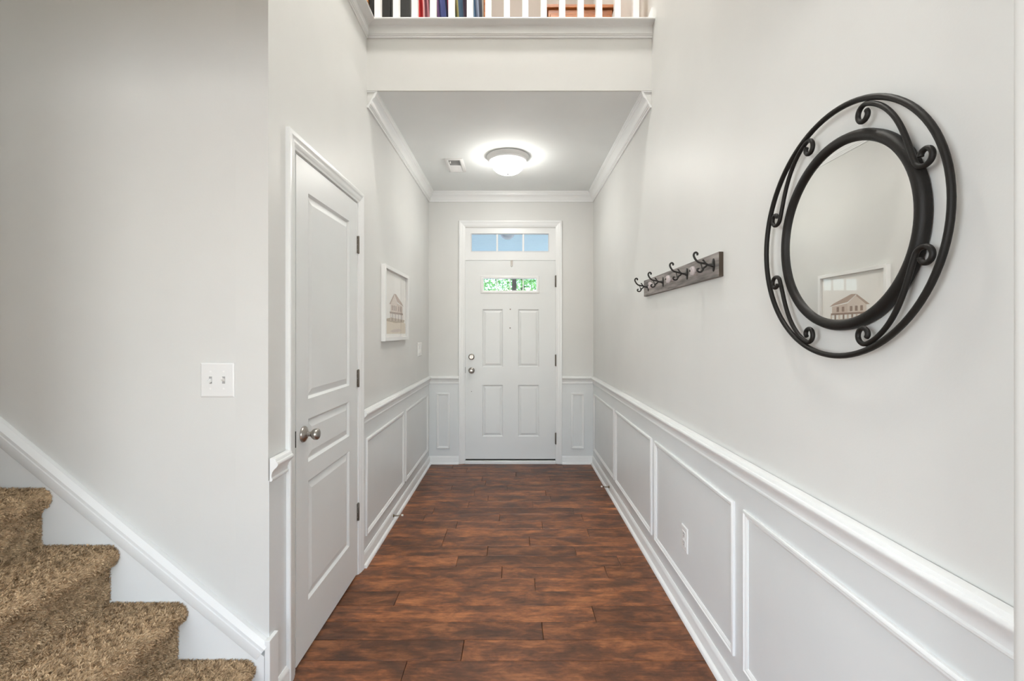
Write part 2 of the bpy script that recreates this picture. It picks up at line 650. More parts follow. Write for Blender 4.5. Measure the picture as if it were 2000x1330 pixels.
# ------------------------------------------------------------------ floor and planks
floor = struct(box('floor', XLL, XRR, YB, YE + 0.14, -0.10, -0.014, 'dark_gap'),
               'dark reddish brown hardwood floor laid across the hallway', 'floor')
random.seed(4)
PW = 0.1247
seams = {0: [-0.215], 1: [0.131], 2: [0.384], 3: [-0.589], 4: [0.114], -1: [-0.435], 8: [0.103], 7: [-0.16], 5: [0.52], 6: [-0.33, 0.62],
         9: [-0.45, 0.5], 10: [0.2], 11: [-0.1], 12: [0.45, -0.6], 13: [-0.35], 14: [0.3]}
k0 = int(math.floor((0.62 - 1.8625) / PW))
k1 = int(math.ceil((YE - 1.8625) / PW))
for k in range(k0, k1):
    y0 = 1.8625 + PW * k
    y1 = min(y0 + PW, YE + 0.01)
    lo, hi = (XL - 0.03, XR + 0.02) if y0 > YS else (XL - 0.04, XR + 0.02)
    cuts = [lo]
    mid = seams.get(k)
    if mid is None:
        mid = []
        xx = lo + random.uniform(0.25, 1.0)
        while xx < hi - 0.2:
            mid.append(xx)
            xx += random.uniform(0.45, 1.15)
    else:
        mid = sorted(mid)
        if k >= 5 or True:
            extra = []
            if mid[0] - lo > 0.75:
                extra.append(mid[0] - random.uniform(0.45, 0.6))
            if hi - mid[-1] > 0.75:
                extra.append(mid[-1] + random.uniform(0.5, 0.62))
            # seams far from the given ones only where the photograph is unclear
            mid = sorted(mid + (extra if k >= 5 else []))
    cuts += mid + [hi]
    for a, b in zip(cuts[:-1], cuts[1:]):
        dz = random.uniform(-0.0004, 0.0004)
        box('plank', a + 0.0008, b - 0.0008, y0 + 0.0009, y1 - 0.0009, -0.014, dz, 'plank', floor, bevel=0.0021)
# the room behind the camera: the same boards, out of the picture
y = YB
row = 0
while y < 0.60:
    y1 = min(y + PW, 1.8625 + PW * k0)
    if y1 - y < 0.02:
        break
    xx = XLL + random.uniform(0.3, 1.2)
    cuts = [XLL] + [] 
    while xx < XRR - 0.4:
        cuts.append(xx)
        xx += random.uniform(1.6, 2.2)
    cuts.append(XRR)
    for a, b in zip(cuts[:-1], cuts[1:]):
        box('plank', a + 0.0005, b - 0.0005, y + 0.0005, y1 - 0.0005, -0.014, 0, 'plank', floor)
    y += PW

# ------------------------------------------------------------------ walls and ceilings
DX0, DX1, DZ0, DZ1 = -0.491, 0.428, 0.047, 2.071     # front door slab
# end wall (with the opening for door and transom)
OX0, OX1, OZ1 = DX0 - 0.004, DX1 + 0.004, 2.405
wall_front = holed_plate('wall_front', (XL, YE, 0), X, Z, -Y, XR - XL, ZC, 0.14, [(OX0 - XL, OX1 - XL, -0.0, OZ1)], 'wall')
struct(wall_front, 'pale grey end wall around the white front door', 'wall')
# left corridor wall with the closet opening
CY0, CY1, CZ1 = 1.806, 2.515, 2.052                  # closet door slab
wall_left = holed_plate('wall_left', (XL, YE, 0), -Y, Z, X, YE - YS, ZF, 0.115,
                        [(YE - CY1 - 0.004, YE - CY0 + 0.004, 0.0, CZ1 + 0.004)], 'wall')
struct(wall_left, 'pale grey left hallway wall holding the closet door', 'wall')
wall_right = struct(box('wall_right', XR, XR + 0.13, 0.52, YE + 0.14, 0, ZT, 'wall'),
                    'pale grey right hallway wall behind the round mirror', 'wall')
wall_stairs = struct(box('wall_stairs', XLL, XL - 0.1155, YS, YS + 0.115, 0, ZT, 'wall'),
                     'pale grey wall rising beside the carpeted stairs', 'wall')
corner = struct(box('wall_corner', XL - 0.1155, XL - 0.0001, YS - 0.0001, YS + 0.11, 0, ZF, 'wall', bevel=0.0),
                'pale grey wall corner between stairs and closet door', 'wall')
# opening in which the camera stands: right jamb with rounded edge, header and left jamb
JX, JY = 0.72, 0.665
prof = []
rr = 0.018
prof += [(JX, 0.50)]
for i in range(7):
    a = math.pi + (-math.pi / 2) * i / 6
    prof.append((JX + rr + rr * math.cos(a), JY - rr + rr * math.sin(a)))
prof += [(XRR, JY), (XRR, 0.50)]
nv = len(prof)
vs = [(x, y, 0) for x, y in prof] + [(x, y, ZF) for x, y in prof]
fs = [tuple(range(nv)), tuple(range(2 * nv - 1, nv - 1, -1))] + [(i, (i + 1) % nv, nv + (i + 1) % nv, nv + i) for i in range(nv)]
jamb = struct(mesh_obj('wall_opening_right', vs, fs, 'wall'), 'grey rounded wall edge at the far right of the picture', 'wall')
smooth_by_angle(jamb, 30)
struct(box('wall_opening_left', XLL, -1.42, 0.50, JY, 0, ZF, 'wall'), 'grey wall left of the wide opening behind the stairs', 'wall')
struct(box('wall_opening_top', -1.42, JX + 0.02, 0.50, JY, 2.20, ZF, 'wall'), 'grey wall above the wide opening into the hallway', 'wall')
# room behind the camera
struct(holed_plate('wall_back', (XRR, YB, 0), -X, Z, Y, XRR - XLL, 2.74, 0.12,
                   [(XRR - 1.72, XRR - 0.18, 0.68, 2.22), (XRR + 0.18, XRR + 1.72, 0.68, 2.22)], 'wall'),
       'grey back wall with two windows behind the camera', 'wall')
struct(holed_plate('wall_far_left', (XLL, YB - 0.12, 0), Y, Z, X, YE + 0.14 - YB + 0.12, ZT, 0.12, [(-2.62 - YB + 0.12, -0.88 - YB + 0.12, 0.68, 2.32)], 'wall'),
       'grey outer wall at the far left', 'wall')
w = empty('window_4', (XLL, -1.75, 0.68))  # unseen window, added so that light reaches the right wall
struct(w, 'white window in the far left wall behind the camera', 'window')
frame_loop('window_frame', (XLL, -1.75, 1.5), Y, Z, X, 1.86, 1.76,
           [(0, 0), (0, 0.02), (0.06, 0.02), (0.10, 0.0), (0.10, -0.1), (0.05, -0.1)], 'trim', w, False)
box('muntin', XLL - 0.05, XLL - 0.02, -1.765, -1.735, 0.69, 2.31, 'trim', w)
box('meeting_rail', XLL - 0.05, XLL - 0.02, -2.58, -0.92, 1.48, 1.52, 'trim', w)
struct(box('wall_far_right', XRR, XRR + 0.12, YB - 0.12, JY, 0, ZF, 'wall'), 'grey outer wall of the room behind', 'wall')
struct(box('ceiling_room', XLL, XRR, YB, 0.50, 2.74, 2.86, 'ceiling'), 'white ceiling of the room behind the camera', 'ceiling')
struct(box('wall_upper_back', XLL, XRR, 0.50, 0.62, ZF, ZT, 'wall'), 'grey upper wall of the two storey foyer', 'wall')
for i, x0 in enumerate((-1.72, 0.18)):
    w = empty('window_%d' % (i + 2), (x0 + 0.77, YB, 0.68))
    struct(w, ('white window on the %s of the back wall behind the camera' % ('left', 'right')[i]), 'window')
    frame_loop('window_frame', (x0 + 0.77, YB, 1.45), -X, Z, Y, 1.66, 1.66,
               [(0, 0), (0, 0.02), (0.06, 0.02), (0.10, 0.0), (0.10, -0.1), (0.05, -0.1)], 'trim', w, False)
    box('muntin', x0 + 0.755, x0 + 0.785, YB - 0.05, YB - 0.02, 0.69, 2.21, 'trim', w)
    box('meeting_rail', x0 + 0.03, x0 + 1.51, YB - 0.05, YB - 0.02, 1.43, 1.47, 'trim', w)
# vestibule ceiling / upper floor
slab = struct(box('ceiling', XL, XR, YH + 0.012, YE, ZC, ZC + 0.10, 'ceiling'), 'smooth white ceiling over the front door hallway', 'ceiling')
header = struct(box('wall_header', XL, XR, YH, YH + 0.10, ZC + 0.0005, ZF - 0.001, 'wall'),
                'pale grey header wall beneath the balcony railing', 'wall')
struct(box('floor_upper', XLL, XR, YH + 0.10, YE, ZF - 0.12, ZF, 'carpet'), 'beige carpeted upper landing floor', 'floor')
struct(box('floor_upper_left', XLL, XL - 0.1, YS + 0.115, YH + 0.10, ZF - 0.12, ZF, 'carpet'), 'beige carpeted upper floor over the closet', 'floor')
struct(box('wall_loft', XLL, XR, YE, YE + 0.14, ZF - 0.12, ZT, 'loft_wall'), 'taupe wall behind the furniture on the upper landing', 'wall')
struct(box('ceiling_upper', XLL, XR + 0.13, 0.5, YE + 0.14, ZT, ZT + 0.1, 'ceiling'), 'white ceiling high above the foyer and landing', 'ceiling')
# closet interior
struct(box('wall_closet', XL - 1.0, XL - 0.9, YS + 0.115, 2.75, 0, ZF - 0.12, 'wall'), 'grey closet back wall behind the closed door', 'wall')

# ------------------------------------------------------------------ mouldings
RAIL = [(0, 0), (0.006, 0), (0.0095, 0.004), (0.0095, 0.009), (0.006, 0.013), (0.006, 0.022), (0.009, 0.033), (0.016, 0.043), (0.022, 0.048),
        (0.026, 0.053), (0.029, 0.058), (0.0295, 0.063), (0.027, 0.068), (0.023, 0.0695), (0.0225, 0.073), (0.019, 0.079), (0.010, 0.082), (0, 0.082)]
ZR = 0.815
BASE = [(0, 0), (0.013, 0), (0.013, 0.055), (0.0115, 0.060), (0.012, 0.064), (0.008, 0.073), (0.004, 0.080), (0, 0.080)]
SHOE = [(0.0132, 0), (0.028, 0), (0.027, 0.008), (0.023, 0.015), (0.017, 0.019), (0.0132, 0.020)]
CAS = [(0, 0), (0, 0.015), (0.004, 0.018), (0.018, 0.018), (0.022, 0.0155), (0.036, 0.0145), (0.048, 0.0115), (0.052, 0.009), (0.058, 0.0085), (0.064, 0.006), (0.064, 0)]
PMOLD = [(0, 0), (0, 0.007), (0.003, 0.010), (0.008, 0.011), (0.012, 0.007), (0.017, 0.0075), (0.021, 0.005), (0.025, 0.003), (0.025, 0)]

WT = 0.003   # wainscot skin
wains = {}
wr = box('wainscot', XR - WT, XR, JY - 0.1, YE - WT, 0, ZR + 0.004, 'wainscot', wall_right)
wl = box('wainscot', XL, XL + WT, CY1 + 0.05, YE - WT, 0, ZR + 0.004, 'wainscot', wall_left)
wl2 = box('wainscot', XL, XL + WT, YS, CY0 - 0.06, 0, ZR + 0.004, 'wainscot', wall_left)
we1 = box('wainscot', XL, DX0 - 0.03, YE - WT, YE, 0, ZR + 0.004, 'wainscot', wall_front)
we2 = box('wainscot', DX1 + 0.03, XR, YE - WT, YE, 0, ZR + 0.004, 'wainscot', wall_front)

t = run('trim_1', (XR - WT, JY - 0.06, ZR), (XR - WT, YE - WT, ZR), -X, Z, RAIL, 'trim', None, 0, -1)
struct(t, 'white moulded chair rail along the right wall', 'chair rail')
t = run('trim_2', (XL + WT, CY1 + 0.072, ZR), (XL + WT, YE - WT, ZR), X, Z, RAIL, 'trim', None, 0, -1)
struct(t, 'white chair rail on left wall between closet and corner', 'chair rail')
t = run('trim_3', (XL + WT, YS + 0.004, ZR), (XL + WT, CY0 - 0.081, ZR), X, Z, RAIL, 'trim', None, 0, 0)
struct(t, 'short stub of white chair rail before the closet door', 'chair rail')
CO = 0.066
t = run('trim_4', (XL + WT, YE - WT, ZR), (DX0 - CO, YE - WT, ZR), -Y, Z, RAIL, 'trim', None, 1, 0)
struct(t, 'white chair rail piece left of the front door', 'chair rail')
t = run('trim_5', (DX1 + CO, YE - WT, ZR), (XR - WT, YE - WT, ZR), -Y, Z, RAIL, 'trim', None, 0, -1)
struct(t, 'white chair rail piece right of the front door', 'chair rail')


def base_run(name, p0, p1, out, m0, m1, label):
    o = run(name, p0, p1, out, Z, BASE, 'trim', None, m0, m1)
    struct(o, label, 'baseboard')
    run('shoe_moulding', p0, p1, out, Z, SHOE, 'trim', o, m0, m1)
    return o


base_run('baseboard_right', (XR - WT, JY - 0.06, 0), (XR - WT, YE - WT, 0), -X, 0, -1, 'white baseboard along the right wall')
base_run('baseboard_left', (XL + WT, CY1 + 0.072, 0), (XL + WT, YE - WT, 0), X, 0, -1, 'white baseboard on left wall beyond the closet door')
base_run('baseboard_corner', (XL + WT, YS + 0.04, 0), (XL + WT, CY0 - 0.081, 0), X, 0, 0, 'short white baseboard between stairs and closet door')
base_run('baseboard_front_left', (XL + WT, YE - WT, 0), (DX0 - CO, YE - WT, 0), -Y, 1, 0, 'white baseboard left of the front door')
base_run('baseboard_front_right', (DX1 + CO, YE - WT, 0), (XR - WT, YE - WT, 0), -Y, 0, -1, 'white baseboard right of the front door')

ZM0, ZM1 = 0.155, 0.722
for a, b in ((3.659, 4.575), (2.664, 3.604), (1.669, 2.601), (0.690, 1.597)):
    frame_loop('panel_moulding', (XR - WT, (a + b) / 2, (ZM0 + ZM1) / 2), Y, Z, -X, b - a, ZM1 - ZM0, PMOLD, 'trim', wall_right)
for a, b in ((2.652, 3.560), (3.619, 4.545)):
    frame_loop('panel_moulding', (XL + WT, (a + b) / 2, (ZM0 + ZM1) / 2), -Y, Z, X, b - a, ZM1 - ZM0, PMOLD, 'trim', wall_left)
for a, b in ((-0.785, -0.648), (0.585, 0.722)):
    frame_loop('panel_moulding', ((a + b) / 2, YE - WT, (ZM0 + ZM1) / 2), X, Z, -Y, b - a, ZM1 - ZM0, PMOLD, 'trim', wall_front)

# crown: sprung board with a hollow back; grey fill stands in for the gap's shade
CR = [(0.0, -0.098), (0.011, -0.098), (0.013, -0.094), (0.013, -0.088), (0.017, -0.087), (0.0175, -0.079), (0.0215, -0.077), (0.025, -0.064), (0.032, -0.052), (0.041, -0.042),
      (0.048, -0.037), (0.0485, -0.030), (0.052, -0.029), (0.0535, -0.020), (0.0575, -0.017), (0.058, -0.009), (0.0605, -0.008), (0.0605, -0.0003), (0.052, -0.0003), (0.046, -0.0105),
      (0.010, -0.078), (0.0, -0.086)]
t = run('trim_6', (XL, YH + 0.002, ZC), (XL, YE, ZC), X, Z, CR, 'trim', None, 0, -1)
struct(t, 'white crown moulding along the left ceiling edge', 'crown moulding')
FIL = [(0.0005, -0.088), (0.0075, -0.079), (0.0455, -0.0085), (0.0455, -0.001), (0.0005, -0.001)]
run('filler', (XL, YH + 0.006, ZC), (XL, YE - 0.1, ZC), X, Z, FIL, 'wall', t, 0, 0, False)
box('end_strip', XL + 0.001, XL + 0.056, YH + 0.0012, YH + 0.0055, ZC - 0.0075, ZC - 0.0005, 'trim', t)
t = run('trim_7', (XR, YH + 0.002, ZC), (XR, YE, ZC), -X, Z, CR, 'trim', None, 0, -1)
struct(t, 'white crown moulding along the right ceiling edge', 'crown moulding')
run('filler', (XR, YH + 0.006, ZC), (XR, YE - 0.1, ZC), -X, Z, FIL, 'wall', t, 0, 0, False)
box('end_strip', XR - 0.056, XR - 0.001, YH + 0.0012, YH + 0.0055, ZC - 0.0075, ZC - 0.0005, 'trim', t)
t = run('trim_8', (XL, YE, ZC), (XR, YE, ZC), -Y, Z, CR, 'trim', None, 1, -1)
struct(t, 'white crown moulding above the front door wall', 'crown moulding')

# ------------------------------------------------------------------ closet door (door_1)
door1 = empty('door_1', (XL, (CY0 + CY1) / 2, 0.0))
struct(door1, 'white three panel closet door in the left wall', 'door')
DFX = XL + 0.002
dw, dh = CY1 - CY0, CZ1 - 0.012
o0 = Vector((DFX, CY1, 0.012))
pn = [(0.123, dw - 0.107, 1.063 - 0.012, 1.927 - 0.012), (0.123, dw - 0.107, 0.798 - 0.012, 0.979 - 0.012), (0.123, dw - 0.107, 0.218 - 0.012, 0.718 - 0.012)]
holed_plate('slab', o0, -Y, Z, X, dw, dh, 0.035, pn, 'door_white', door1)
for r_ in pn:
    door_panel(o0, -Y, Z, X, r_, 'door_white', door1)
# jamb lining and casing
box('jamb', XL - 0.115, XL - 0.0005, CY0 - 0.0035, CY0 - 0.0005, 0.0, CZ1 + 0.003, 'trim', door1)
box('jamb', XL - 0.115, XL - 0.0005, CY1 + 0.0005, CY1 + 0.0035, 0.0, CZ1 + 0.003, 'trim', door1)


def casing3(parent, c0, c1, zt, origin_axis, nrm, prof, bottom=0.0, mat='trim'):
    """door casing: two sides and head with mitres. origin_axis(s, z) -> point on wall at along-coordinate s"""
    w = prof[-1][0]
    nrm = Vector(nrm)
    along = origin_axis(1, 0) - origin_axis(0, 0)
    # sides: profile inset measured inwards from outer edge
    def strip(name, pts_fn):
        vs, fs = [], []
        k = len(prof)
        for e in (0, 1):
            for (a, b) in prof:
                vs.append(pts_fn(e, a) + nrm * b)
        for i in range(k):
            j = (i + 1) % k
            fs.append((i, j, k + j, k + i))
        fs.append(tuple(range(k))); fs.append(tuple(range(2 * k - 1, k - 1, -1)))
        o = mesh_obj(name, vs, fs, mat, parent)
        smooth_by_angle(o, 35)
    strip('casing', lambda e, a: origin_axis(c0 + a, bottom if e == 0 else zt - a))
    strip('casing', lambda e, a: origin_axis(c1 - a, bottom if e == 0 else zt - a))
    strip('casing', lambda e, a: origin_axis(c0 + a, zt - a) if e == 0 else origin_axis(c1 - a, zt - a))


casing3(door1, CY0 - 0.080, CY1 + 0.071, CZ1 + 0.072, lambda s, z: Vector((XL, s, z)), X, CAS)
# strike plate, hinges
box('strike_plate', XL - 0.004, XL + 0.0022, CY0 - 0.0032, CY0 + 0.0004, 0.885, 0.950, 'dark_gap', door1)
for zc in (1.826, 1.088, 0.350):
    h = lathe('hinge', (DFX + 0.005, CY1 + 0.003, zc - 0.046), Z,
              [(0.0, -0.003), (0.004, -0.003), (0.0055, 0), (0.0055, 0.092), (0.004, 0.095), (0, 0.095)], 'hinge', door1, 12)
    box('hinge_leaf', DFX + 0.0002, DFX + 0.0032, CY1 - 0.010, CY1 + 0.004, zc - 0.046, zc + 0.046, 'hinge', h)
    for q in (-0.028, 0.0, 0.028):
        lathe('screw', (DFX + 0.0032, CY1 - 0.006, zc + q), X, [(0.0025, 0), (0.0022, 0.001), (0, 0.0012)], 'nickel', h, 8)


def knob(parent, c, ax, rose_r, head_r, length):
    r0 = rose_r
    k = lathe('rose', c, ax, [(r0, 0), (r0, 0.004), (r0 * 0.94, 0.008), (r0 * 0.75, 0.011), (r0 * 0.70, 0.013), (r0 * 0.45, 0.0165), (0.012, 0.018), (0, 0.018)], 'nickel', parent, 36)
    L_ = length
    lathe('knob', c, ax, [(0.0105, 0.016), (0.0095, 0.024), (0.010, L_ - 0.034), (head_r * 0.72, L_ - 0.028), (head_r * 0.96, L_ - 0.020), (head_r, L_ - 0.013),
                          (head_r * 0.95, L_ - 0.006), (head_r * 0.80, L_ - 0.002), (head_r * 0.5, L_), (0, L_ + 0.0005)], 'nickel', k, 36)
    return k


knob(door1, (DFX, CY0 + 0.062, 0.925), X, 0.033, 0.0235, 0.066)

# ------------------------------------------------------------------ front door (door_2)
door2 = empty('door_2', ((DX0 + DX1) / 2, YE, 0.0))
struct(door2, 'white front door with four panels and a small glazed slot', 'door')
fy = YE + 0.004
o0 = Vector((DX0, fy, DZ0))
gx0, gx1, gz0, gz1 = -0.303, 0.232, 1.7665, 1.888
lite = (gx0 - DX0 - 0.012, gx1 - DX0 + 0.012, gz0 - DZ0 - 0.012, gz1 - DZ0 + 0.012)
fp = [(-0.3185 - DX0, -0.108 - DX0, 0.985 - DZ0, 1.575 - DZ0), (0.0455 - DX0, 0.261 - DX0, 0.985 - DZ0, 1.575 - DZ0),
      (-0.3185 - DX0, -0.108 - DX0, 0.275 - DZ0, 0.802 - DZ0), (0.0455 - DX0, 0.261 - DX0, 0.275 - DZ0, 0.802 - DZ0)]
holed_plate('slab', o0, X, Z, -Y, DX1 - DX0, DZ1 - DZ0, 0.042, fp + [lite], 'door_white', door2)
for r_ in fp:
    door_panel(o0, X, Z, -Y, r_, 'door_white', door2, d=0.0115, rim=0.012, flat=0.003, ramp=0.020, rise=0.009)
lf = frame_loop('lite_frame', ((gx0 + gx1) / 2, fy, (gz0 + gz1) / 2), X, Z, -Y, gx1 - gx0 + 0.064, gz1 - gz0 + 0.060,
                [(0, 0), (0, 0.004), (0.005, 0.008), (0.016, 0.010), (0.024, 0.008), (0.031, 0.001), (0.031, -0.040), (0.019, -0.040), (0.019, 0)], 'plastic', door2)
pw = (gx1 - gx0) / 4
for i in range(4):
    box('pane', gx0 + pw * i, gx0 + pw * (i + 1), fy + 0.018, fy + 0.022, gz0, gz1, 'glass', lf)
for i in (1, 2, 3):
    box('muntin', gx0 + pw * i - 0.006, gx0 + pw * i + 0.006, fy + 0.008, fy + 0.028, gz0, gz1, 'trim', lf, bevel=0.002)
# hardware
lathe('deadbolt', (-0.429, fy, 1.089), -Y, [(0.031, 0), (0.031, 0.006), (0.028, 0.012), (0.020, 0.015), (0.019, 0.020), (0, 0.020)], 'nickel', door2, 32)
tb = box('thumb_turn', -0.434, -0.424, fy - 0.034, fy - 0.018, 1.074, 1.104, 'nickel', door2, bevel=0.003)
knob(door2, (-0.429, fy, 0.950), -Y, 0.032, 0.026, 0.062)
box('strike_plate', DX0 - 0.0038, DX0 + 0.0005, YE - 0.004, fy + 0.02, 0.925, 0.985, 'dark_gap', door2)
for xx, zz, rad in ((-0.033, 1.575, 0.0065), (-0.035, 1.384, 0.007), (-0.429, 0.736, 0.004)):
    lathe('screw_hole', (xx, fy + 0.0001, zz), -Y, [(rad, 0), (rad * 0.9, 0.0012), (0, 0.0014)], 'hinge', door2, 14)
for zc in (1.860, 1.054, 0.258):
    h = lathe('hinge', (DX1 + 0.002, fy - 0.0115, zc - 0.056), Z,
              [(0, -0.004), (0.004, -0.004), (0.0065, 0), (0.0065, 0.112), (0.004, 0.116), (0, 0.116)], 'hinge', door2, 12)
    box('hinge_leaf', DX1 - 0.006, DX1 + 0.006, fy - 0.0035, fy - 0.0002, zc - 0.056, zc + 0.056, 'hinge', h)
# dark sweep under the slab, white threshold
box('door_sweep', DX0 + 0.002, DX1 - 0.002, fy + 0.001, fy + 0.035, 0.034, DZ0 - 0.001, 'dark_gap', door2)
box('threshold', DX0 - 0.003, DX1 + 0.003, YE - 0.025, YE + 0.13, 0.0, 0.033, 'trim', door2, bevel=0.004)
# jambs
box('jamb', OX0 - 0.0, OX0 + 0.0035, YE + 0.001, YE + 0.135, 0.033, OZ1, 'trim', door2)
box('jamb', OX1 - 0.0035, OX1, YE + 0.001, YE + 0.135, 0.033, OZ1, 'trim', door2)
box('door_stop', DX0, DX0 + 0.014, fy + 0.046, fy + 0.07, 0.033, DZ1, 'trim', door2)
box('door_stop', DX1 - 0.014, DX1, fy + 0.046, fy + 0.07, 0.033, DZ1, 'trim', door2)
casing3(door2, DX0 - 0.066, DX1 + 0.066, 2.478, lambda s, z: Vector((s, YE, z)), -Y, CAS)
# wreath hook folded over the top of the slab
hk = empty('wreath_hook', (-0.019, fy, DZ1 - 0.065))
tag(hk, 'small metal hook clipped over the top of the front door', 'hook')
box('strap', -0.030, -0.008, fy - 0.0022, fy - 0.0004, DZ1 - 0.060, DZ1 + 0.002, 'nickel', hk)
box('strap_top', -0.030, -0.008, fy - 0.0022, fy + 0.03, DZ1 + 0.0005, DZ1 + 0.0022, 'nickel', hk)
tube('hook_tip', [(-0.019, fy - 0.002, DZ1 - 0.058), (-0.019, fy - 0.008, DZ1 - 0.064), (-0.019, fy - 0.016, DZ1 - 0.058), (-0.019, fy - 0.018, DZ1 - 0.048)], 0.004, 'frame_white', hk)

# ------------------------------------------------------------------ transom (window_1)
win = empty('window_1', ((DX0 + DX1) / 2, YE, DZ1))
struct(win, 'three pane white transom window above the front door', 'window')
TX0, TX1, TZ0, TZ1 = -0.430, 0.357, 2.168, 2.345
holed_plate('sash', (OX0 + 0.0035, YE + 0.006, DZ1 + 0.0035), X, Z, -Y, OX1 - OX0 - 0.007, OZ1 - DZ1 - 0.0035, 0.05,
            [(TX0 - OX0 - 0.0035, TX1 - OX0 - 0.0035, TZ0 - DZ1 - 0.0035, TZ1 - DZ1 - 0.0035)], 'trim', win)
frame_loop('glazing_bead', ((TX0 + TX1) / 2, YE + 0.006, (TZ0 + TZ1) / 2), X, Z, -Y, TX1 - TX0 + 0.016, TZ1 - TZ0 + 0.016,
           [(0, 0), (0, 0.003), (0.006, 0.003), (0.011, -0.01), (0.0085, -0.02), (0.008, 0)], 'plastic', win)
panes = [(-0.430, -0.1765), (-0.159, 0.0903), (0.1097, 0.357)]
for a, b in panes:
    box('pane', a - 0.006, b + 0.006, YE + 0.030, YE + 0.034, TZ0, TZ1, 'glass', win)
for a, b in ((-0.1765, -0.159), (0.0903, 0.1097)):
    box('muntin', a, b, YE + 0.012, YE + 0.045, TZ0, TZ1, 'trim', win, bevel=0.002)

# ------------------------------------------------------------------ stairs
stairs = empty('staircase', (-1.9, 1.12, 0))
tag(stairs, 'carpeted staircase climbing to the left along the grey wall', 'staircase', kind='structure')
SY0, SY1 = 0.67, YS - 0.021
RUN, RISE = 0.2365, 0.1988
rng = np.random.default_rng(11)


def step_profile(i):
    nx, z1 = -0.899 - RUN * i, 0.202 + RISE * i
    z0 = z1 - RISE if i else 0.0
    if i == 0:
        z0 = 0.0
    back = nx - RUN - 0.004
    rad = 0.034
    pts = [(nx - 0.034, z0)]
    pts += [(nx - 0.034, z1 - 0.090), (nx - 0.034, z1 - 0.076)]
    for q in range(9):
        a = -math.pi / 2 + math.pi * q / 8
        pts.append((nx - rad + rad * math.cos(a) * 1.0, z1 - rad + rad * math.sin(a)))
    pts += [(nx - 0.08, z1), (back - 0.03, z1)]
    return pts, z0


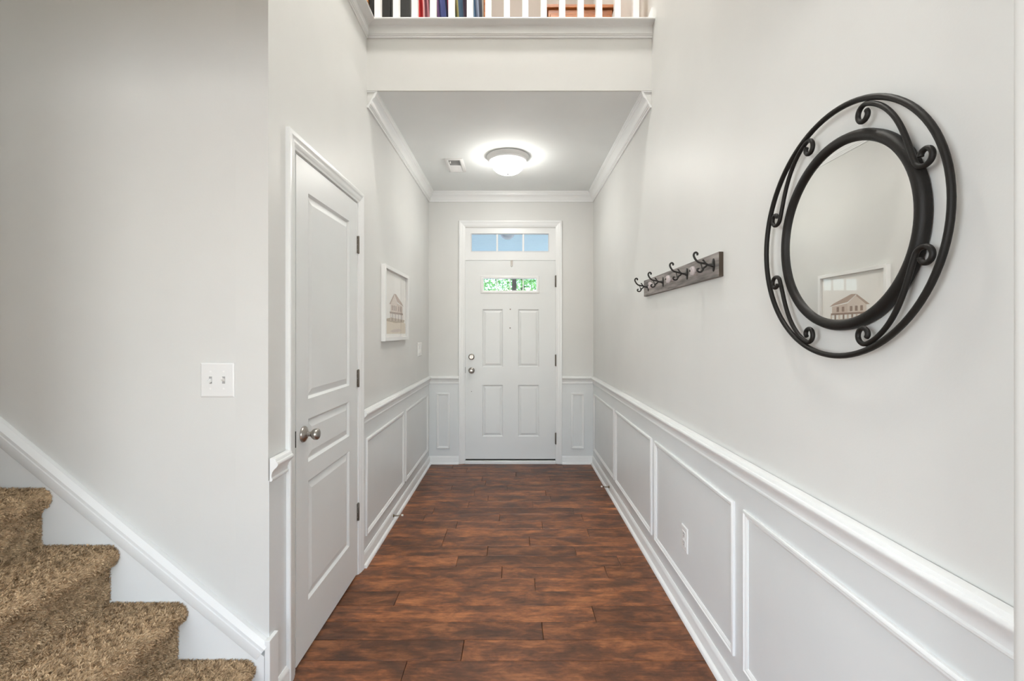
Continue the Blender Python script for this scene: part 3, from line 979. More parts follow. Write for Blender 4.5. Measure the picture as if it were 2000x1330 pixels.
for i in range(8):
    pts, z0 = step_profile(i)
    # densify the outline
    dense = []
    for (a, b) in zip(pts[:-1], pts[1:]):
        n = max(1, int(math.hypot(b[0] - a[0], b[1] - a[1]) / 0.012))
        for q in range(n):
            dense.append((a[0] + (b[0] - a[0]) * q / n, a[1] + (b[1] - a[1]) * q / n))
    dense.append(pts[-1])
    ny = 76 if i < 5 else 20
    ys = np.linspace(SY0, SY1, ny)
    nd = len(dense)
    vs, fs = [], []
    P = np.array(dense)
    T = np.gradient(P, axis=0)
    Nn = np.stack([T[:, 1], -T[:, 0]], 1)
    Nn /= np.linalg.norm(Nn, axis=1)[:, None] + 1e-9
    for j, yy in enumerate(ys):
        wob = rng.normal(0, 0.0012, nd)
        wob[0] = wob[-1] = 0
        for k in range(nd):
            vs.append((P[k, 0] + Nn[k, 0] * wob[k], yy, P[k, 1] + Nn[k, 1] * wob[k]))
    for j in range(ny - 1):
        for k in range(nd - 1):
            fs.append((j * nd + k, j * nd + k + 1, (j + 1) * nd + k + 1, (j + 1) * nd + k))
    # ends and underside
    b0 = len(vs)
    vs += [(P[-1, 0], SY0, z0), (P[-1, 0], SY1, z0)]
    fs.append(tuple(range(nd)) + (b0,))
    fs.append(tuple((ny - 1) * nd + k for k in range(nd - 1, -1, -1)) + (b0 + 1,))
    fs.append((nd - 1, (ny - 1) * nd + nd - 1, b0 + 1, b0))
    fs.append((0, b0, b0 + 1, (ny - 1) * nd))
    st = mesh_obj('step', vs, fs, 'carpet', stairs, smooth=False)
    smooth_by_angle(st, 50)
    if i > 4:
        continue
    # pile: bent tufts standing on the carpet
    seg = np.linalg.norm(np.diff(P, axis=0), axis=1)
    cum = np.concatenate([[0], np.cumsum(seg)])
    use = cum[-1] - 0.002
    M = int(use * (SY1 - SY0) * 75000)
    s = rng.uniform(0.0, use, M)
    yy = rng.uniform(SY0 + 0.004, SY1 - 0.001, M)
    px = np.interp(s, cum, P[:, 0]); pz = np.interp(s, cum, P[:, 1])
    nx_ = np.interp(s, cum, Nn[:, 0]); nz_ = np.interp(s, cum, Nn[:, 1])
    # clumped direction field
    cl = np.sin(s * 150 + 3 * np.sin(yy * 70 + i)) + np.sin(yy * 170 + 2.3 * np.sin(s * 90))
    an = rng.uniform(0, 2 * np.pi, M) * 0.35 + cl * 1.1
    tl = 0.55 + 0.25 * rng.random(M)
    tx, tz = nz_, -nx_
    dx = nx_ + tl * np.cos(an) * tx
    dz = nz_ + tl * np.cos(an) * tz
    dy = tl * np.sin(an)
    Lh = rng.uniform(0.004, 0.0085, M)
    wd = rng.uniform(0.0011, 0.0020, M)
    ca = rng.uniform(0, np.pi, M)
    # side vector roughly in the surface
    sx, sy_, sz = np.cos(ca) * tx, np.sin(ca), np.cos(ca) * tz
    base = np.stack([px - nx_ * 0.001, yy, pz - nz_ * 0.001], 1)
    side = np.stack([sx * wd, sy_ * wd, sz * wd], 1)
    tip = base + np.stack([dx * Lh, np.clip(dy * Lh, None, (SY1 + 0.0005 - yy)), dz * Lh], 1)
    mid = base + np.stack([nx_ * Lh * 0.55, 0 * Lh, nz_ * Lh * 0.55], 1)
    V = np.empty((M * 6, 3))
    V[0::6] = base - side; V[1::6] = base + side
    V[2::6] = mid + side; V[3::6] = mid - side
    V[4::6] = tip + side * 0.55; V[5::6] = tip - side * 0.55
    V[:, 1] = np.clip(V[:, 1], SY0 - 0.004, SY1 + 0.0008)
    origin = np.array([px.mean(), (SY0 + SY1) / 2, z0])
    V -= origin
    me = bpy.data.meshes.new('carpet_pile')
    me.vertices.add(M * 6)
    me.vertices.foreach_set('co', V.ravel())
    ids = np.arange(M)[:, None] * 6
    F = np.stack([ids + np.array([0, 1, 2, 3]), ids + np.array([3, 2, 4, 5])], 1).reshape(-1)
    me.loops.add(M * 8)
    me.loops.foreach_set('vertex_index', F.astype(np.int32))
    me.polygons.add(M * 2)
    me.polygons.foreach_set('loop_start', np.arange(0, M * 8, 4, dtype=np.int32))
    me.update(calc_edges=True)
    tone = np.clip(rng.normal(1.0, 0.16, M) + 0.07 * cl, 0.45, 1.6)
    cols = np.ones((M * 6, 4))
    cols[:, :3] = np.repeat(tone, 6)[:, None]
    at = me.color_attributes.new('tone', 'FLOAT_COLOR', 'POINT')
    at.data.foreach_set('color', cols.ravel())
    me.materials.append(MATS['carpet_pile'])
    po = link_obj('carpet_pile', me, st, tuple(origin))
    po['kind'] = 'stuff'

# skirt board along the stair wall (polygon), cap, and end board at the corner
SX0 = XL - 0.003
top = lambda xx: 0.255 - 0.831 * (xx + 0.865) - 0.045
vs = [(SX0, YS - 0.020, 0), (SX0, YS - 0.020, top(SX0)), (-2.9, YS - 0.020, top(-2.9)), (-2.9, YS - 0.020, 0)]
vs += [(a, YS - 0.0005, c) for a, b, c in vs]
skirt = mesh_obj('trim_9', vs, [(0, 1, 2, 3), (7, 6, 5, 4), (0, 4, 5, 1), (1, 5, 6, 2), (2, 6, 7, 3), (3, 7, 4, 0)], 'trim')
struct(skirt, 'white sloping skirt board beside the carpeted steps', 'skirt board')
SK = [(0, -0.022), (0.0245, -0.022), (0.027, -0.018), (0.027, 0.010), (0.0245, 0.0125), (0.0245, 0.0155), (0.0275, 0.018), (0.0275, 0.025), (0.022, 0.031), (0.014, 0.039), (0, 0.041)]
d = Vector((-1, 0, 0.831)).normalized()
upv = Vector((0.831, 0, 1)).normalized()
p0 = Vector((SX0 - 0.012, YS - 0.0005, top(SX0 - 0.012)))
p1 = Vector((-2.9, YS - 0.0005, top(-2.9)))
run('cap_moulding', p0, p1, -Y, upv, SK, 'trim', skirt)
eb = struct(box('trim_10', XL - 0.002, XL + 0.0165, YS - 0.021, YS + 0.038, 0, 0.268, 'trim', bevel=0.0015),
            'short white upright board ending the stair skirt at the corner', 'trim board')

# ------------------------------------------------------------------ balcony railing
rail = empty('balcony_railing', (-0.02, YH, ZF - 0.05))
tag(rail, 'white balcony railing with square balusters above the hallway', 'railing')
ZB = 3.072
FAS = [(0, 0), (0.006, 0), (0.009, 0.003), (0.009, 0.007), (0.006, 0.010), (0.006, 0.012), (0.011, 0.014), (0.012, 0.018), (0.016, 0.021), (0.016, 0.062),
       (0.020, 0.067), (0.030, 0.070), (0.058, 0.071), (0.063, 0.073), (0.065, 0.078), (0.063, 0.083), (0.058, 0.085), (0, 0.085)]
FAS2 = [(a, b) for a, b in FAS]
run('fascia', (XL, YH, ZB), (XR, YH, ZB), -Y, Z, FAS2, 'trim', rail, 1, 0)
run('fascia', (XL, YH, ZB), (XL, YS + 0.02, ZB), X, Z, FAS2, 'trim', rail, 1, 0)
box('base_rail', XL, XR, YH + 0.0005, YH + 0.10, ZF + 0.0005, ZB + 0.085, 'trim', rail)
box('base_rail', XL - 0.0995, XL - 0.0005, YS + 0.12, YH + 0.10, ZF + 0.0005, ZB + 0.085, 'trim', rail)
ZBT = ZB + 0.085
bal = box('baluster', -0.819, -0.783, YH - 0.004, YH + 0.032, ZBT + 0.0003, ZBT + 0.83, 'trim', rail, bevel=0.0015)
for k in range(1, 15):
    copy_to(bal, (0.1088 * k, 0, 0), rail)
for k in range(9):
    copy_to(bal, (XL - 0.018 + 0.801, -0.075 - 0.1095 * k, 0), rail)
run('hand_rail', (XL - 0.04, YH + 0.014, ZBT + 0.83), (XR, YH + 0.014, ZBT + 0.83), -Y, Z,
    [(-0.03, 0), (0.03, 0), (0.032, 0.02), (0.028, 0.045), (0, 0.055), (-0.028, 0.045), (-0.032, 0.02)], 'trim', rail)
run('hand_rail', (XL - 0.018, YS + 0.12, ZBT + 0.83), (XL - 0.018, YH - 0.02, ZBT + 0.83), X, Z,
    [(-0.03, 0), (0.03, 0), (0.032, 0.02), (0.028, 0.045), (0, 0.055), (-0.028, 0.045), (-0.032, 0.02)], 'trim', rail)
vs = [(XR - 0.036, YH - 0.02, ZBT), (XR - 0.0005, YH - 0.02, ZBT), (XR - 0.0005, YH - 0.02, ZBT + 0.085), (XR - 0.008, YH - 0.02, ZBT + 0.085)]
vs += [(a, YH + 0.03, c) for a, b, c in vs]
mesh_obj('end_bracket', vs, [(0, 1, 2, 3), (7, 6, 5, 4), (0, 4, 5, 1), (1, 5, 6, 2), (2, 6, 7, 3), (3, 7, 4, 0)], 'trim', rail)

# ------------------------------------------------------------------ upper landing furniture
ck = empty('black_cabinet', (-1.0, 3.9, ZF))
tag(ck, 'tall black cabinet on the upper landing behind the railing', 'cabinet')
box('body', -1.175, -0.835, 3.72, 4.10, ZF, ZF + 1.75, 'black_cabinet', ck, bevel=0.004)
for a, b in ((-1.172, -1.007), (-1.003, -0.838)):
    dd = box('door', a, b, 3.70, 3.719, ZF + 0.06, ZF + 1.73, 'black_cabinet', ck, bevel=0.003)
    xk = b - 0.02 if b < -1.0 else a + 0.02
    lathe('knob', (xk, 3.70, ZF + 0.6), -Y, [(0.006, 0), (0.006, 0.01), (0.012, 0.016), (0.011, 0.024), (0, 0.026)], 'hook_iron', dd, 12)
bc = empty('wooden_bookcase', (-1.45, 3.95, ZF))
tag(bc, 'orange brown wooden bookcase at the left end of the landing', 'bookcase')
box('side_panel', -1.215, -1.185, 3.70, 4.10, ZF, ZF + 1.9, 'orange_wood', bc)
box('side_panel', -1.90, -1.87, 3.70, 4.10, ZF, ZF + 1.9, 'orange_wood', bc)
box('back_panel', -1.87, -1.215, 4.08, 4.10, ZF, ZF + 1.9, 'orange_wood', bc)
for q in range(6):
    box('shelf', -1.8695, -1.2155, 3.705, 4.0795, ZF + 0.05 + q * 0.36, ZF + 0.075 + q * 0.36, 'orange_wood', bc)

# striped cloth hanging in folds from a rod
cl = empty('striped_cloth', (-0.54, 3.8, ZF + 0.45))
tag(cl, 'multicoloured striped cloth hanging in folds beside the black cabinet', 'cloth')
nu, nv = 120, 40
vs, across = [], []
for j in range(nv):
    f = j / (nv - 1)
    zz = ZF + 0.46 + f * 1.25
    for i in range(nu):
        s = i / (nu - 1)
        xx = -0.82 + 0.57 * s + 0.022 * math.sin(f * 5 + s * 3) - 0.02 * f * (s - 0.5) + (0.016 * math.sin(f * 6) if s > 0.8 else 0)
        yy = 3.80 + 0.018 * math.sin(s * 44 + 1.2 * math.sin(f * 3)) * (1.1 - 0.4 * f)
        vs.append((xx, yy, zz)); across.append(s)
n0 = len(vs)
vs += [(a, b + 0.004, c) for a, b, c in vs]
across += across
fs = []
for j in range(nv - 1):
    for i in range(nu - 1):
        a = j * nu + i
        fs.append((a, a + 1, a + nu + 1, a + nu))
        fs.append((n0 + a + nu, n0 + a + nu + 1, n0 + a + 1, n0 + a))
co = mesh_obj('cloth', vs, fs, 'striped_cloth', cl, smooth=True, recalc=False)
at = co.data.attributes.new('across', 'FLOAT', 'POINT')
at.data.foreach_set('value', across)
tube('rod', [(-0.83, 3.80, ZF + 1.725), (-0.22, 3.80, ZF + 1.725)], 0.012, 'dresser_wood', cl, hint=(0, 0, 1))
for xx in (-0.80, -0.24):
    tube('stand_post', [(xx, 3.83, ZF), (xx, 3.83, ZF + 1.75)], 0.012, 'dresser_wood', cl, hint=(1, 0, 0))
    box('stand_foot', xx - 0.02, xx + 0.02, 3.70, 3.96, ZF, ZF + 0.03, 'dresser_wood', cl)

dr = empty('wooden_dresser', (0.53, 3.83, ZF))
tag(dr, 'reddish brown wooden chest of drawers on the upper landing', 'dresser')
DT = 3.938
box('body', 0.275, 0.785, 3.62, 4.05, ZF + 0.08, DT - 0.028, 'dresser_wood', dr, bevel=0.003)
box('top', 0.259, 0.800, 3.60, 4.06, DT - 0.028, DT, 'dresser_wood', dr, bevel=0.006, seg=2)
zz = ZF + 0.11
for q in range(4):
    hh = 0.150
    dd = box('drawer', 0.290, 0.770, 3.606, 3.6195, zz, zz + hh, 'dresser_wood', dr, bevel=0.004)
    for xk in (0.40, 0.66):
        lathe('knob', (xk, 3.606, zz + hh / 2), -Y, [(0.005, 0), (0.006, 0.01), (0.012, 0.016), (0.010, 0.022), (0, 0.024)], 'hook_iron', dd, 12)
    zz += hh + 0.012
for xx in (0.295, 0.765):
    for yy in (3.65, 4.02):
        box('leg', xx - 0.02, xx + 0.02, yy - 0.02, yy + 0.02, ZF, ZF + 0.08, 'dresser_wood', dr)

# ------------------------------------------------------------------ ceiling lights
def flush_light(name, c, rad, drop, glass, label, power=None):
    e = empty(name, c)
    tag(e, label, 'ceiling light')
    s = rad / 0.171
    lathe('base_ring', c, -Z, [(rad * 0.96, 0), (rad, 0.004), (rad, 0.012), (rad * 0.965, 0.018), (rad * 0.95, 0.026), (rad * 0.90, 0.032), (rad * 0.885, 0.045),
                               (rad * 0.84, 0.050), (rad * 0.80, 0.050), (rad * 0.78, 0.02), (0, 0.02)], 'lamp_metal', e, 64)
    gr = rad * 0.80
    pr = [(gr, 0.046)]
    for q in range(1, 15):
        a = (math.pi / 2) * q / 14
        pr.append((gr * math.cos(a) ** 0.72 if q < 14 else 0.0, 0.046 + (drop - 0.054) * math.sin(a) ** 1.12))
    g = lathe('glass_dome', c, -Z, pr, glass, e, 64, close=False)
    lathe('finial', c, -Z, [(0.0, drop - 0.012), (0.010, drop - 0.010), (0.011, drop - 0.004), (0.006, drop), (0, drop + 0.001)], 'nickel', e, 20)
    if power:
        d = bpy.data.lights.new('bulb', 'POINT')
        d.energy = power[0]
        d.color = power[1]
        d.shadow_soft_size = 0.12
        b = bpy.data.objects.new('bulb', d)
        COL.objects.link(b)
        b.location = Vector(c) - Z * (drop + 0.14)
    return e


flush_light('ceiling_light', (-0.0455, 3.687, ZC), 0.171, 0.148, 'lamp_glass', 'round flush ceiling light with frosted glass dome in the hallway')
flush_light('ceiling_light', (0.1, 3.5, ZT), 0.20, 0.15, 'loft_lamp_glass', 'round flush ceiling light above the upper landing', (12, (1.0, 0.90, 0.78)))
flush_light('ceiling_light', (0.0, 1.85, ZT), 0.22, 0.16, 'foyer_lamp_glass', 'round flush ceiling light high over the foyer', (98, (1.0, 0.97, 0.92)))

# ceiling register
vt = empty('ceiling_vent', (-0.494, 3.882, ZC))
tag(vt, 'small white air register in the hallway ceiling', 'vent')
vx0, vx1, vy0, vy1 = -0.570, -0.418, 3.724, 4.040
frame_loop('frame', ((vx0 + vx1) / 2, (vy0 + vy1) / 2, ZC - 0.0005), X, Y, -Z, vx1 - vx0, vy1 - vy0,
           [(0, 0), (0, 0.003), (0.012, 0.008), (0.022, 0.009), (0.030, 0.005), (0.030, 0)], 'plastic', vt)
box('duct', vx0 + 0.03, vx1 - 0.03, vy0 + 0.03, vy1 - 0.03, ZC - 0.0016, ZC - 0.0004, 'plastic_grey', vt)
ym = (vy0 + vy1) / 2
yy = vy0 + 0.036
while yy < vy1 - 0.034:
    near = yy < ym - 0.012
    dy = -0.010 if near else 0.003
    hh = 0.003 if near else 0.007
    vs = [(vx0 + 0.03, yy, ZC - 0.002), (vx1 - 0.03, yy, ZC - 0.002), (vx1 - 0.03, yy + dy, ZC - 0.002 - hh), (vx0 + 0.03, yy + dy, ZC - 0.002 - hh)]
    vs += [(a, b + 0.0012, c) for a, b, c in vs]
    mesh_obj('louver', vs, [(0, 1, 2, 3), (7, 6, 5, 4), (0, 4, 5, 1), (1, 5, 6, 2), (2, 6, 7, 3), (3, 7, 4, 0)], 'plastic', vt)
    yy += 0.024 if near else 0.014
box('damper_lever', vx0 + 0.040, vx0 + 0.048, vy0 + 0.05, vy0 + 0.07, ZC - 0.020, ZC - 0.006, 'plastic', vt, bevel=0.002)

# ------------------------------------------------------------------ round mirror
MX, MY, MZ = 0.785, 1.114, 1.585
mir = empty('wall_mirror', (XR, MY, MZ - 0.303))
tag(mir, 'round wall mirror in a black iron frame with scrolls', 'mirror')


def ringpt(ang, r, xo=0.0):
    return (MX + xo, MY - r * math.cos(ang), MZ + r * math.sin(ang))


tube('outer_ring', [ringpt(2 * math.pi * i / 96, 0.2985) for i in range(96)], 0.0068, 'iron', mir, closed=True, seg=12)
# bowl-shaped hoop round the glass
c0 = Vector((XR, MY, MZ))
lathe('hoop', c0, -X, [(0.2105, 0.006), (0.236, 0.006), (0.237, 0.016), (0.234, 0.023), (0.228, 0.0265), (0.220, 0.027), (0.2145, 0.0245), (0.212, 0.020), (0.2105, 0.0165), (0.2105, 0.006)],
      'iron', mir, 96, close=False)
mg = lathe('mirror_glass', c0, -X, [(0.212, 0.008), (0.212, 0.0165), (0, 0.0165)], 'mirror', mir, 96)
mg.data.polygons.foreach_set('use_smooth', [False] * len(mg.data.polygons))
lathe('back_plate', c0, -X, [(0.225, 0.0003), (0.225, 0.006), (0, 0.006)], 'hook_iron', mir, 64)


def scroll_pts(su, sv):
    tc = 0.112
    loc = []
    ns = 34
    for q in range(ns, -1, -1):
        ph = R(330) * q / ns
        rho = 0.0215 - 0.0120 * (q / ns) ** 1.1
        loc.append((tc + rho * math.sin(ph), rho * math.cos(ph)))
    a0, a1, a2, a3 = Vector((tc, 0.0215)), Vector((tc - 0.075, 0.0225)), Vector((-tc + 0.075, -0.0225)), Vector((-tc, -0.0215))
    for q in range(1, 30):
        s = q / 30
        p = a0 * (1 - s) ** 3 + a1 * 3 * s * (1 - s) ** 2 + a2 * 3 * s * s * (1 - s) + a3 * s ** 3
        loc.append((p.x, p.y))
    for q in range(0, ns + 1):
        ph = R(330) * q / ns
        rho = 0.0215 - 0.0120 * (q / ns) ** 1.1
        loc.append((-tc - rho * math.sin(ph), -rho * math.cos(ph)))
    out = []
    for t_, h_ in loc:
        ang = R(45) + t_ / 0.27
        r = 0.2645 + h_
        u_, v_ = r * math.cos(ang) * su, r * math.sin(ang) * sv
        out.append((MX - 0.001, MY - u_, MZ + v_))
    return out


for su in (1, -1):
    for sv in (1, -1):
        tube('scroll', scroll_pts(su, sv), 0.0056, 'iron', mir, seg=10)
# ------------------------------------------------------------------ coat rack
rk = empty('coat_rack', (XR, 2.27, 1.558))
tag(rk, 'weathered wooden coat rack with iron hooks on right wall', 'coat rack')
BX = 0.797
box('board', BX, XR - 0.0003, 1.768, 2.784, 1.560, 1.657, 'weathered', rk, bevel=0.0015)


box('end_grain', BX + 0.001, XR - 0.0005, 1.7668, 1.7684, 1.561, 1.656, 'bark', rk)  # dark sliver, the shade on the board's near end put into colour


def smooth_path(pts, n=8):
    P_ = [Vector(p) for p in pts]
    out = []
    for i in range(len(P_) - 1):
        a = P_[max(i - 1, 0)]; b = P_[i]; c = P_[i + 1]; d_ = P_[min(i + 2, len(P_) - 1)]
        for q in range(n):
            s = q / n
            out.append(0.5 * ((2 * b) + (c - a) * s + (2 * a - 5 * b + 4 * c - d_) * s * s + (3 * b - a - 3 * c + d_) * s ** 3))
    out.append(P_[-1])
    return out


UP = [(0.004, -0.001), (0.016, 0.000), (0.030, 0.005), (0.046, 0.008), (0.058, 0.012), (0.069, 0.023), (0.0755, 0.037), (0.073, 0.047), (0.066, 0.050), (0.0605, 0.045), (0.0625, 0.039)]
LO = [(0.022, 0.002), (0.028, -0.006), (0.036, -0.011), (0.040, -0.020), (0.046, -0.027), (0.055, -0.0275), (0.061, -0.022), (0.059, -0.015), (0.054, -0.016)]
EAR = [(0.020, 0.001), (0.030, 0.009), (0.037, 0.019), (0.0405, 0.018)]
EAR2 = [(0.041, -0.019), (0.044, -0.006), (0.048, 0.008)]
protos = []
for i, yy in enumerate((1.812, 2.088, 2.424, 2.690)):
    if i == 0:
        mk = lambda L_: [(BX - 0.004 - p, yy, 1.611 + z_) for p, z_ in L_]
        plate = lathe('hook', (BX, yy, 1.611), -X, [(0.0, 0.0), (0.011, 0.0), (0.011, 0.003), (0.006, 0.005), (0, 0.005)], 'hook_iron', rk, 20)
        for v in plate.data.vertices:
            v.co.z = (v.co.z - 0.011) * 2.4 + 0.011
        parts = [tube('upper_prong', smooth_path(mk(UP)), 0.0041, 'hook_iron', plate, seg=10, hint=(0, 1, 0)),
                 tube('lower_prong', smooth_path(mk(LO)), 0.0037, 'hook_iron', plate, seg=10, hint=(0, 1, 0)),
                 tube('leaf', smooth_path(mk(EAR)), 0.0032, 'hook_iron', plate, seg=8, hint=(0, 1, 0)),
                 tube('brace', smooth_path(mk(EAR2)), 0.0022, 'hook_iron', plate, seg=8, hint=(0, 1, 0)),
                 tube('hook_arm', [(BX - 0.001, yy, 1.609), (BX - 0.012, yy, 1.611), (BX - 0.024, yy, 1.612)], 0.005, 'hook_iron', plate, seg=10, hint=(0, 1, 0),
                      radii=[0.010, 0.0055, 0.004])]
        y_first = yy
    else:
        c = copy_to(plate, (0, yy - y_first, 0), rk)
        for p in parts:
            copy_to(p, (0, yy - y_first, 0), c)
kb = lathe('glass_knob', (BX, 1.950, 1.606), -X, [(0.008, 0), (0.009, 0.008), (0.007, 0.014), (0.012, 0.019), (0.0195, 0.025), (0.0205, 0.031), (0.018, 0.038), (0.010, 0.041), (0, 0.0415)],
           'knob_glass', rk, 12)
for p in kb.data.polygons:
    p.use_smooth = False
sc0 = lathe('knob_screw', (BX, 1.950, 1.606), -X, [(0.005, 0.0405), (0.0045, 0.0435), (0, 0.044)], 'hook_iron', kb, 12)
for yy in (2.258, 2.556):
    c = copy_to(kb, (0, yy - 1.950, 0), rk)
    copy_to(sc0, (0, yy - 1.950, 0), c)

# ------------------------------------------------------------------ framed picture
pic = empty('framed_picture', (XL, 3.305, 1.281))
tag(pic, 'white framed print of a beach house on left wall', 'picture')
PY0, PY1, PZ0, PZ1 = 2.970, 3.640, 1.283, 1.790
pc = (XL + 0.0005, (PY0 + PY1) / 2, (PZ0 + PZ1) / 2)
frame_loop('frame', pc, -Y, Z, X, PY1 - PY0, PZ1 - PZ0,
           [(0, 0), (0, 0.028), (0.001, 0.029), (0.024, 0.029), (0.025, 0.028), (0.025, 0.010), (0.012, 0.010), (0.012, 0)], 'frame_white', pic, smooth=False)
sheet = box('print', XL + 0.004, XL + 0.0095, PY0 + 0.014, PY1 - 0.014, PZ0 + 0.014, PZ1 - 0.014, 'paper', pic)
box('glass_pane', XL + 0.013, XL + 0.0145, PY0 + 0.0255, PY1 - 0.0255, PZ0 + 0.0255, PZ1 - 0.0255, 'picture_glass', pic)
# the painted motif: flat shapes lying on the paper (s from the near edge, t from the bottom, both 0..1)


def shape(name, pts, mat, lvl):
    w_, h_ = PY1 - PY0 - 0.05, PZ1 - PZ0 - 0.05
    n = len(pts)
    vs = [(XL + 0.0096 + 0.0002 * lvl + e, PY0 + 0.025 + s * w_, PZ0 + 0.025 + t_ * h_) for e in (0, 0.00018) for s, t_ in pts]
    fs = [tuple(range(n)), tuple(range(n, 2 * n))] + [(i, (i + 1) % n, n + (i + 1) % n, n + i) for i in range(n)]
    return mesh_obj(name, vs, fs, mat, sheet)


shape('painted_sand', [(0.06, 0.05), (0.97, 0.05), (0.96, 0.22), (0.70, 0.27), (0.35, 0.25), (0.10, 0.27)], 'sand', 0)
shape('painted_dune', [(0.08, 0.27), (0.30, 0.30), (0.92, 0.28), (0.90, 0.24), (0.5, 0.22), (0.12, 0.24)], 'dried_grass', 1)
shape('painted_grass', [(0.25, 0.09), (0.42, 0.12), (0.66, 0.13), (0.78, 0.10), (0.60, 0.075), (0.35, 0.07)], 'sepia_light', 2)
shape('painted_wall', [(0.27, 0.37), (0.56, 0.37), (0.56, 0.54), (0.42, 0.66), (0.27, 0.52)], 'pale_wall', 2)
shape('painted_wall', [(0.56, 0.37), (0.82, 0.38), (0.82, 0.50), (0.56, 0.54)], 'sepia_light', 3)
shape('painted_roof', [(0.42, 0.675), (0.56, 0.56), (0.86, 0.505), (0.80, 0.55), (0.50, 0.68)], 'sepia_roof', 4)
shape('painted_roof', [(0.22, 0.50), (0.40, 0.66), (0.42, 0.675), (0.42, 0.64), (0.27, 0.50)], 'sepia_roof', 4)
shape('painted_porch', [(0.24, 0.36), (0.84, 0.36), (0.84, 0.39), (0.24, 0.39)], 'sepia', 4)
for q in range(9):
    s = 0.26 + q * 0.07
    shape('painted_pile', [(s, 0.25), (s + 0.028, 0.25), (s + 0.028, 0.36), (s, 0.36)], 'sepia' if q % 2 else 'sepia_light', 3)
for s in (0.32, 0.40, 0.48, 0.61, 0.70):
    shape('painted_window', [(s, 0.41), (s + 0.04, 0.41), (s + 0.04, 0.49), (s, 0.49)], 'sepia', 5)

# ------------------------------------------------------------------ switches and outlet
def toggle_plate(name, c, u, n, gangs, label, kind='toggle', h=0.114, w=None):
    """c: centre on the wall; u along the wall, n out of it"""
    c, u, n = Vector(c), Vector(u), Vector(n)
    w = w or (0.070 + 0.046 * (gangs - 1))
    e = empty(name, tuple(c - Z * h / 2))
    tag(e, label, 'outlet' if kind == 'outlet' else 'light switch')
    rings = [(0, 0.0003), (0, 0.0025), (0.002, 0.0048), (0.005, 0.0060)]
    vs, fs = [], []
    for a, b in rings:
        for su, sv in ((-1, -1), (1, -1), (1, 1), (-1, 1)):
            vs.append(c + u * su * (w / 2 - a) + Z * sv * (h / 2 - a) + n * b)
    for i in range(3):
        for q in range(4):
            r = (q + 1) % 4
            fs.append((i * 4 + q, i * 4 + r, (i + 1) * 4 + r, (i + 1) * 4 + q))
    fs += [(12, 13, 14, 15), (3, 2, 1, 0)]
    pl = mesh_obj('plate', vs, fs, 'plastic', e)

    def pbox(nm, du, dz, su, sz, b0, b1, mat, tilt=0.0):
        vs = []
        for b, tt in ((b0, 0), (b1, tilt)):
            for sgu, sgz in ((-1, -1), (1, -1), (1, 1), (-1, 1)):
                k = 0.8 if (b == b1 and tilt) else 1
                vs.append(c + u * (du + sgu * su / 2 * k) + Z * (dz + tt + sgz * sz / 2 * k) + n * b)
        return mesh_obj(nm, vs, [(0, 1, 2, 3), (7, 6, 5, 4), (0, 4, 5, 1), (1, 5, 6, 2), (2, 6, 7, 3), (3, 7, 4, 0)], mat, e)
    for g in range(gangs):
        du = (g - (gangs - 1) / 2) * 0.046
        if kind == 'toggle':
            pbox('slot', du, 0, 0.0105, 0.025, 0.0058, 0.0064, 'plastic_grey')
            pbox('toggle', du, 0.0, 0.0085, 0.010, 0.0060, 0.0185, 'plastic', 0.007 if g % 2 else -0.007)
            for dz in (0.030, -0.030):
                pbox('screw', du, dz, 0.0055, 0.0055, 0.0058, 0.0070, 'lamp_metal')
        elif kind == 'rocker':
            pbox('rocker', du, 0, 0.033, 0.067, 0.0058, 0.0080, 'plastic')
            pbox('rocker_edge', du, 0.018, 0.031, 0.030, 0.0078, 0.0098, 'plastic')
        else:
            for dz in (0.020, -0.020):
                pbox('socket', du, dz, 0.033, 0.028, 0.0058, 0.0076, 'plastic')
                for dd in (-0.006, 0.006):
                    pbox('slot', du + dd, dz + 0.003, 0.0024, 0.0085, 0.0074, 0.0079, 'dark_gap')
                pbox('slot', du, dz - 0.008, 0.0045, 0.0045, 0.0074, 0.0079, 'dark_gap')
            pbox('screw', du, 0, 0.005, 0.005, 0.0058, 0.0068, 'lamp_metal')
    return e


toggle_plate('light_switch', ((426 - 1003) / 554, YS, 1.345 - (742 - 648) / 554), X, -Y, 2, 'white double toggle light switch on the stair wall', h=0.121, w=0.119)
toggle_plate('light_switch', (XL, 4.185, 1.184), -Y, X, 3, 'white wall switch plate near the front door corner', kind='rocker', h=0.125, w=0.165)
toggle_plate('wall_outlet', (XR - WT, 2.152, 0.368), Y, -X, 1, 'white electrical outlet inside a right wall panel', kind='outlet', h=0.117)

# ------------------------------------------------------------------ spring door stops
def door_stop(p, d, label):
    p, d = Vector(p), Vector(d)
    e = empty('door_stop', tuple(p))
    tag(e, label, 'door stop', 'spring door stops on the baseboards')
    lathe('base', p, d, [(0.011, 0), (0.011, 0.003), (0.006, 0.006), (0, 0.006)], 'brass', e, 16)
    pts = []
    for q in range(150):
        a = q / 10 * 2 * math.pi
        s = q / 149
        pts.append(p + d * (0.005 + s * 0.052) + Y * (0.0042 * math.cos(a)) + Z * (0.0042 * math.sin(a) + 0.004 * s * s))
    tube('spring', pts, 0.0011, 'brass', e, seg=5, hint=d)
    lathe('rubber_tip', p + d * 0.056 + Z * 0.004, d, [(0.005, 0), (0.0065, 0.002), (0.0065, 0.012), (0.005, 0.014), (0, 0.0145)], 'rubber_white', e, 16)


door_stop((XL + WT + 0.013, 3.216, 0.045), X, 'spring door stop on the left baseboard')
door_stop((XR - WT - 0.013, 3.80, 0.050), -X, 'spring door stop on the right baseboard')

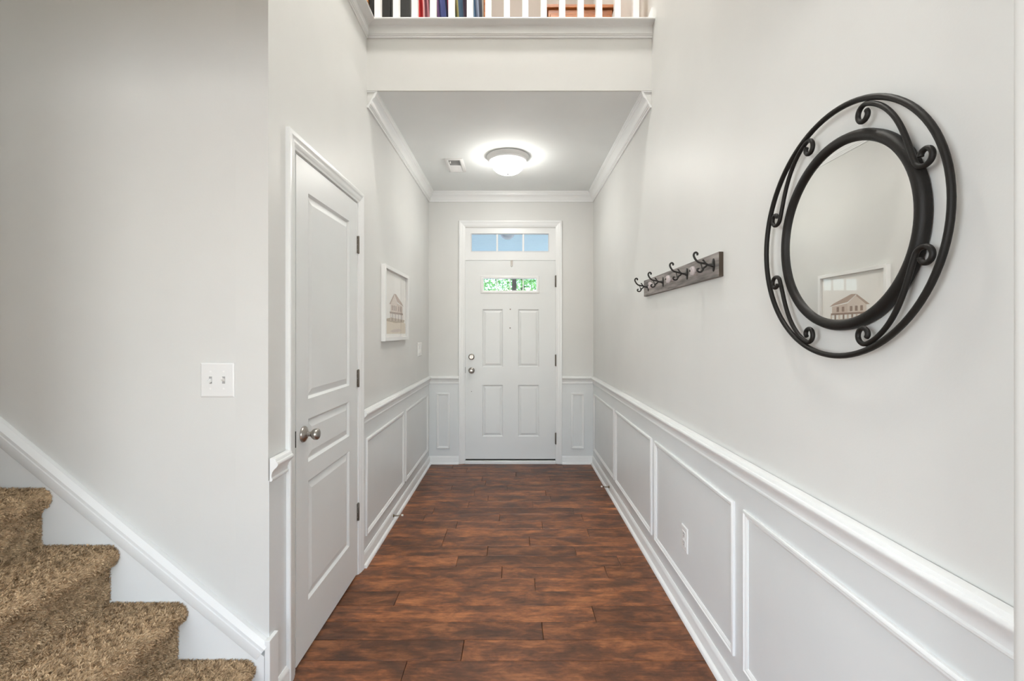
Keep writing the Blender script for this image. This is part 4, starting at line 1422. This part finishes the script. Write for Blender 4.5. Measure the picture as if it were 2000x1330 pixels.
# ------------------------------------------------------------------ outside: porch and trees
struct(box('porch_floor', -3.5, 3.5, YE + 0.141, 9.8, -0.15, -0.02, 'concrete'), 'pale concrete porch outside the front door', 'porch')
gr = box('ground', -30, 30, 9.8, 60, -0.5, -0.3, 'concrete')
struct(gr, 'pale ground in front of the house', 'ground')
pcel = struct(box('ceiling_porch', -3.5, 3.5, YE + 0.141, 9.7, 2.86, 2.96, 'porch'), 'pale blue porch ceiling seen through the transom', 'ceiling')
yy = YE + 0.16
b0 = None
while yy < 9.25:
    if b0 is None:
        b0 = box('board', -3.5, 3.5, yy, yy + 0.082, 2.848, 2.8599, 'porch', pcel, bevel=0.004)
        yb = yy
    else:
        copy_to(b0, (0, yy - yb, 0), pcel)
    yy += 0.088
box('beam', -3.5, 3.5, 9.35, 9.65, 2.62, 2.8595, 'porch', pcel)
pl = empty('porch_light', (-0.09, 6.72, 2.848))
tag(pl, 'round porch light with clear ribbed glass outside the transom', 'porch light')
lathe('canopy', (-0.09, 6.72, 2.848), -Z, [(0.11, 0), (0.11, 0.015), (0.095, 0.025), (0, 0.025)], 'lamp_metal', pl, 32)
g = lathe('glass_dome', (-0.09, 6.72, 2.848), -Z, [(0.10, 0.024), (0.105, 0.05), (0.098, 0.085), (0.075, 0.115), (0.04, 0.135), (0, 0.140)], 'knob_glass', pl, 24, close=False)


def tree(x, y, trunk_r, h, crown_z, rx, rz, n, seed, label):
    r = np.random.default_rng(seed)
    e = empty('leafy_tree', (x, y, -0.3))
    tag(e, label, 'tree', 'trees beyond the porch')
    tube('trunk', [(x, y, -0.3), (x + 0.02, y, 1.2), (x + 0.05, y, 2.6), (x - 0.02, y, h)], trunk_r, 'bark', e, hint=(0, 1, 0),
         radii=[trunk_r * 1.25, trunk_r, trunk_r * 0.9, trunk_r * 0.4])
    p = r.normal(0, 1, (n, 3))
    p /= np.linalg.norm(p, axis=1)[:, None]
    p *= (r.random(n) ** 0.45)[:, None]
    p = p * np.array([rx, rx * 0.8, rz]) + np.array([x, y, crown_z])
    a = r.normal(0, 1, (n, 3)); a /= np.linalg.norm(a, axis=1)[:, None]
    b = r.normal(0, 1, (n, 3)); b -= a * (a * b).sum(1)[:, None]; b /= np.linalg.norm(b, axis=1)[:, None]
    s = r.uniform(0.05, 0.09, n)[:, None]
    V = np.empty((n * 4, 3))
    V[0::4] = p - a * s; V[1::4] = p + b * s * 0.5; V[2::4] = p + a * s; V[3::4] = p - b * s * 0.5
    org = np.array([x, y, crown_z])
    me = bpy.data.meshes.new('crown')
    me.vertices.add(n * 4); me.vertices.foreach_set('co', (V - org).ravel())
    me.loops.add(n * 4); me.loops.foreach_set('vertex_index', np.arange(n * 4, dtype=np.int32))
    me.polygons.add(n); me.polygons.foreach_set('loop_start', np.arange(0, n * 4, 4, dtype=np.int32))
    me.update(calc_edges=True)
    me.materials.append(MATS['leaf'])
    o = link_obj('crown', me, e, tuple(org))
    o['kind'] = 'stuff'


tree(-0.03, 12.0, 0.07, 5.4, 4.7, 1.5, 1.9, 5000, 1, 'slim dark trunked tree seen through the door glass')
tree(-3.0, 15.5, 0.10, 5.5, 3.3, 2.6, 3.0, 9000, 2, 'green tree behind the left side of the door glass')
tree(3.0, 15.5, 0.10, 5.5, 3.3, 2.6, 3.0, 9000, 3, 'green tree behind the right side of the door glass')
tree(0.4, 21.5, 0.12, 6.5, 3.8, 3.9, 3.9, 13000, 4, 'large green tree farthest behind the door glass')
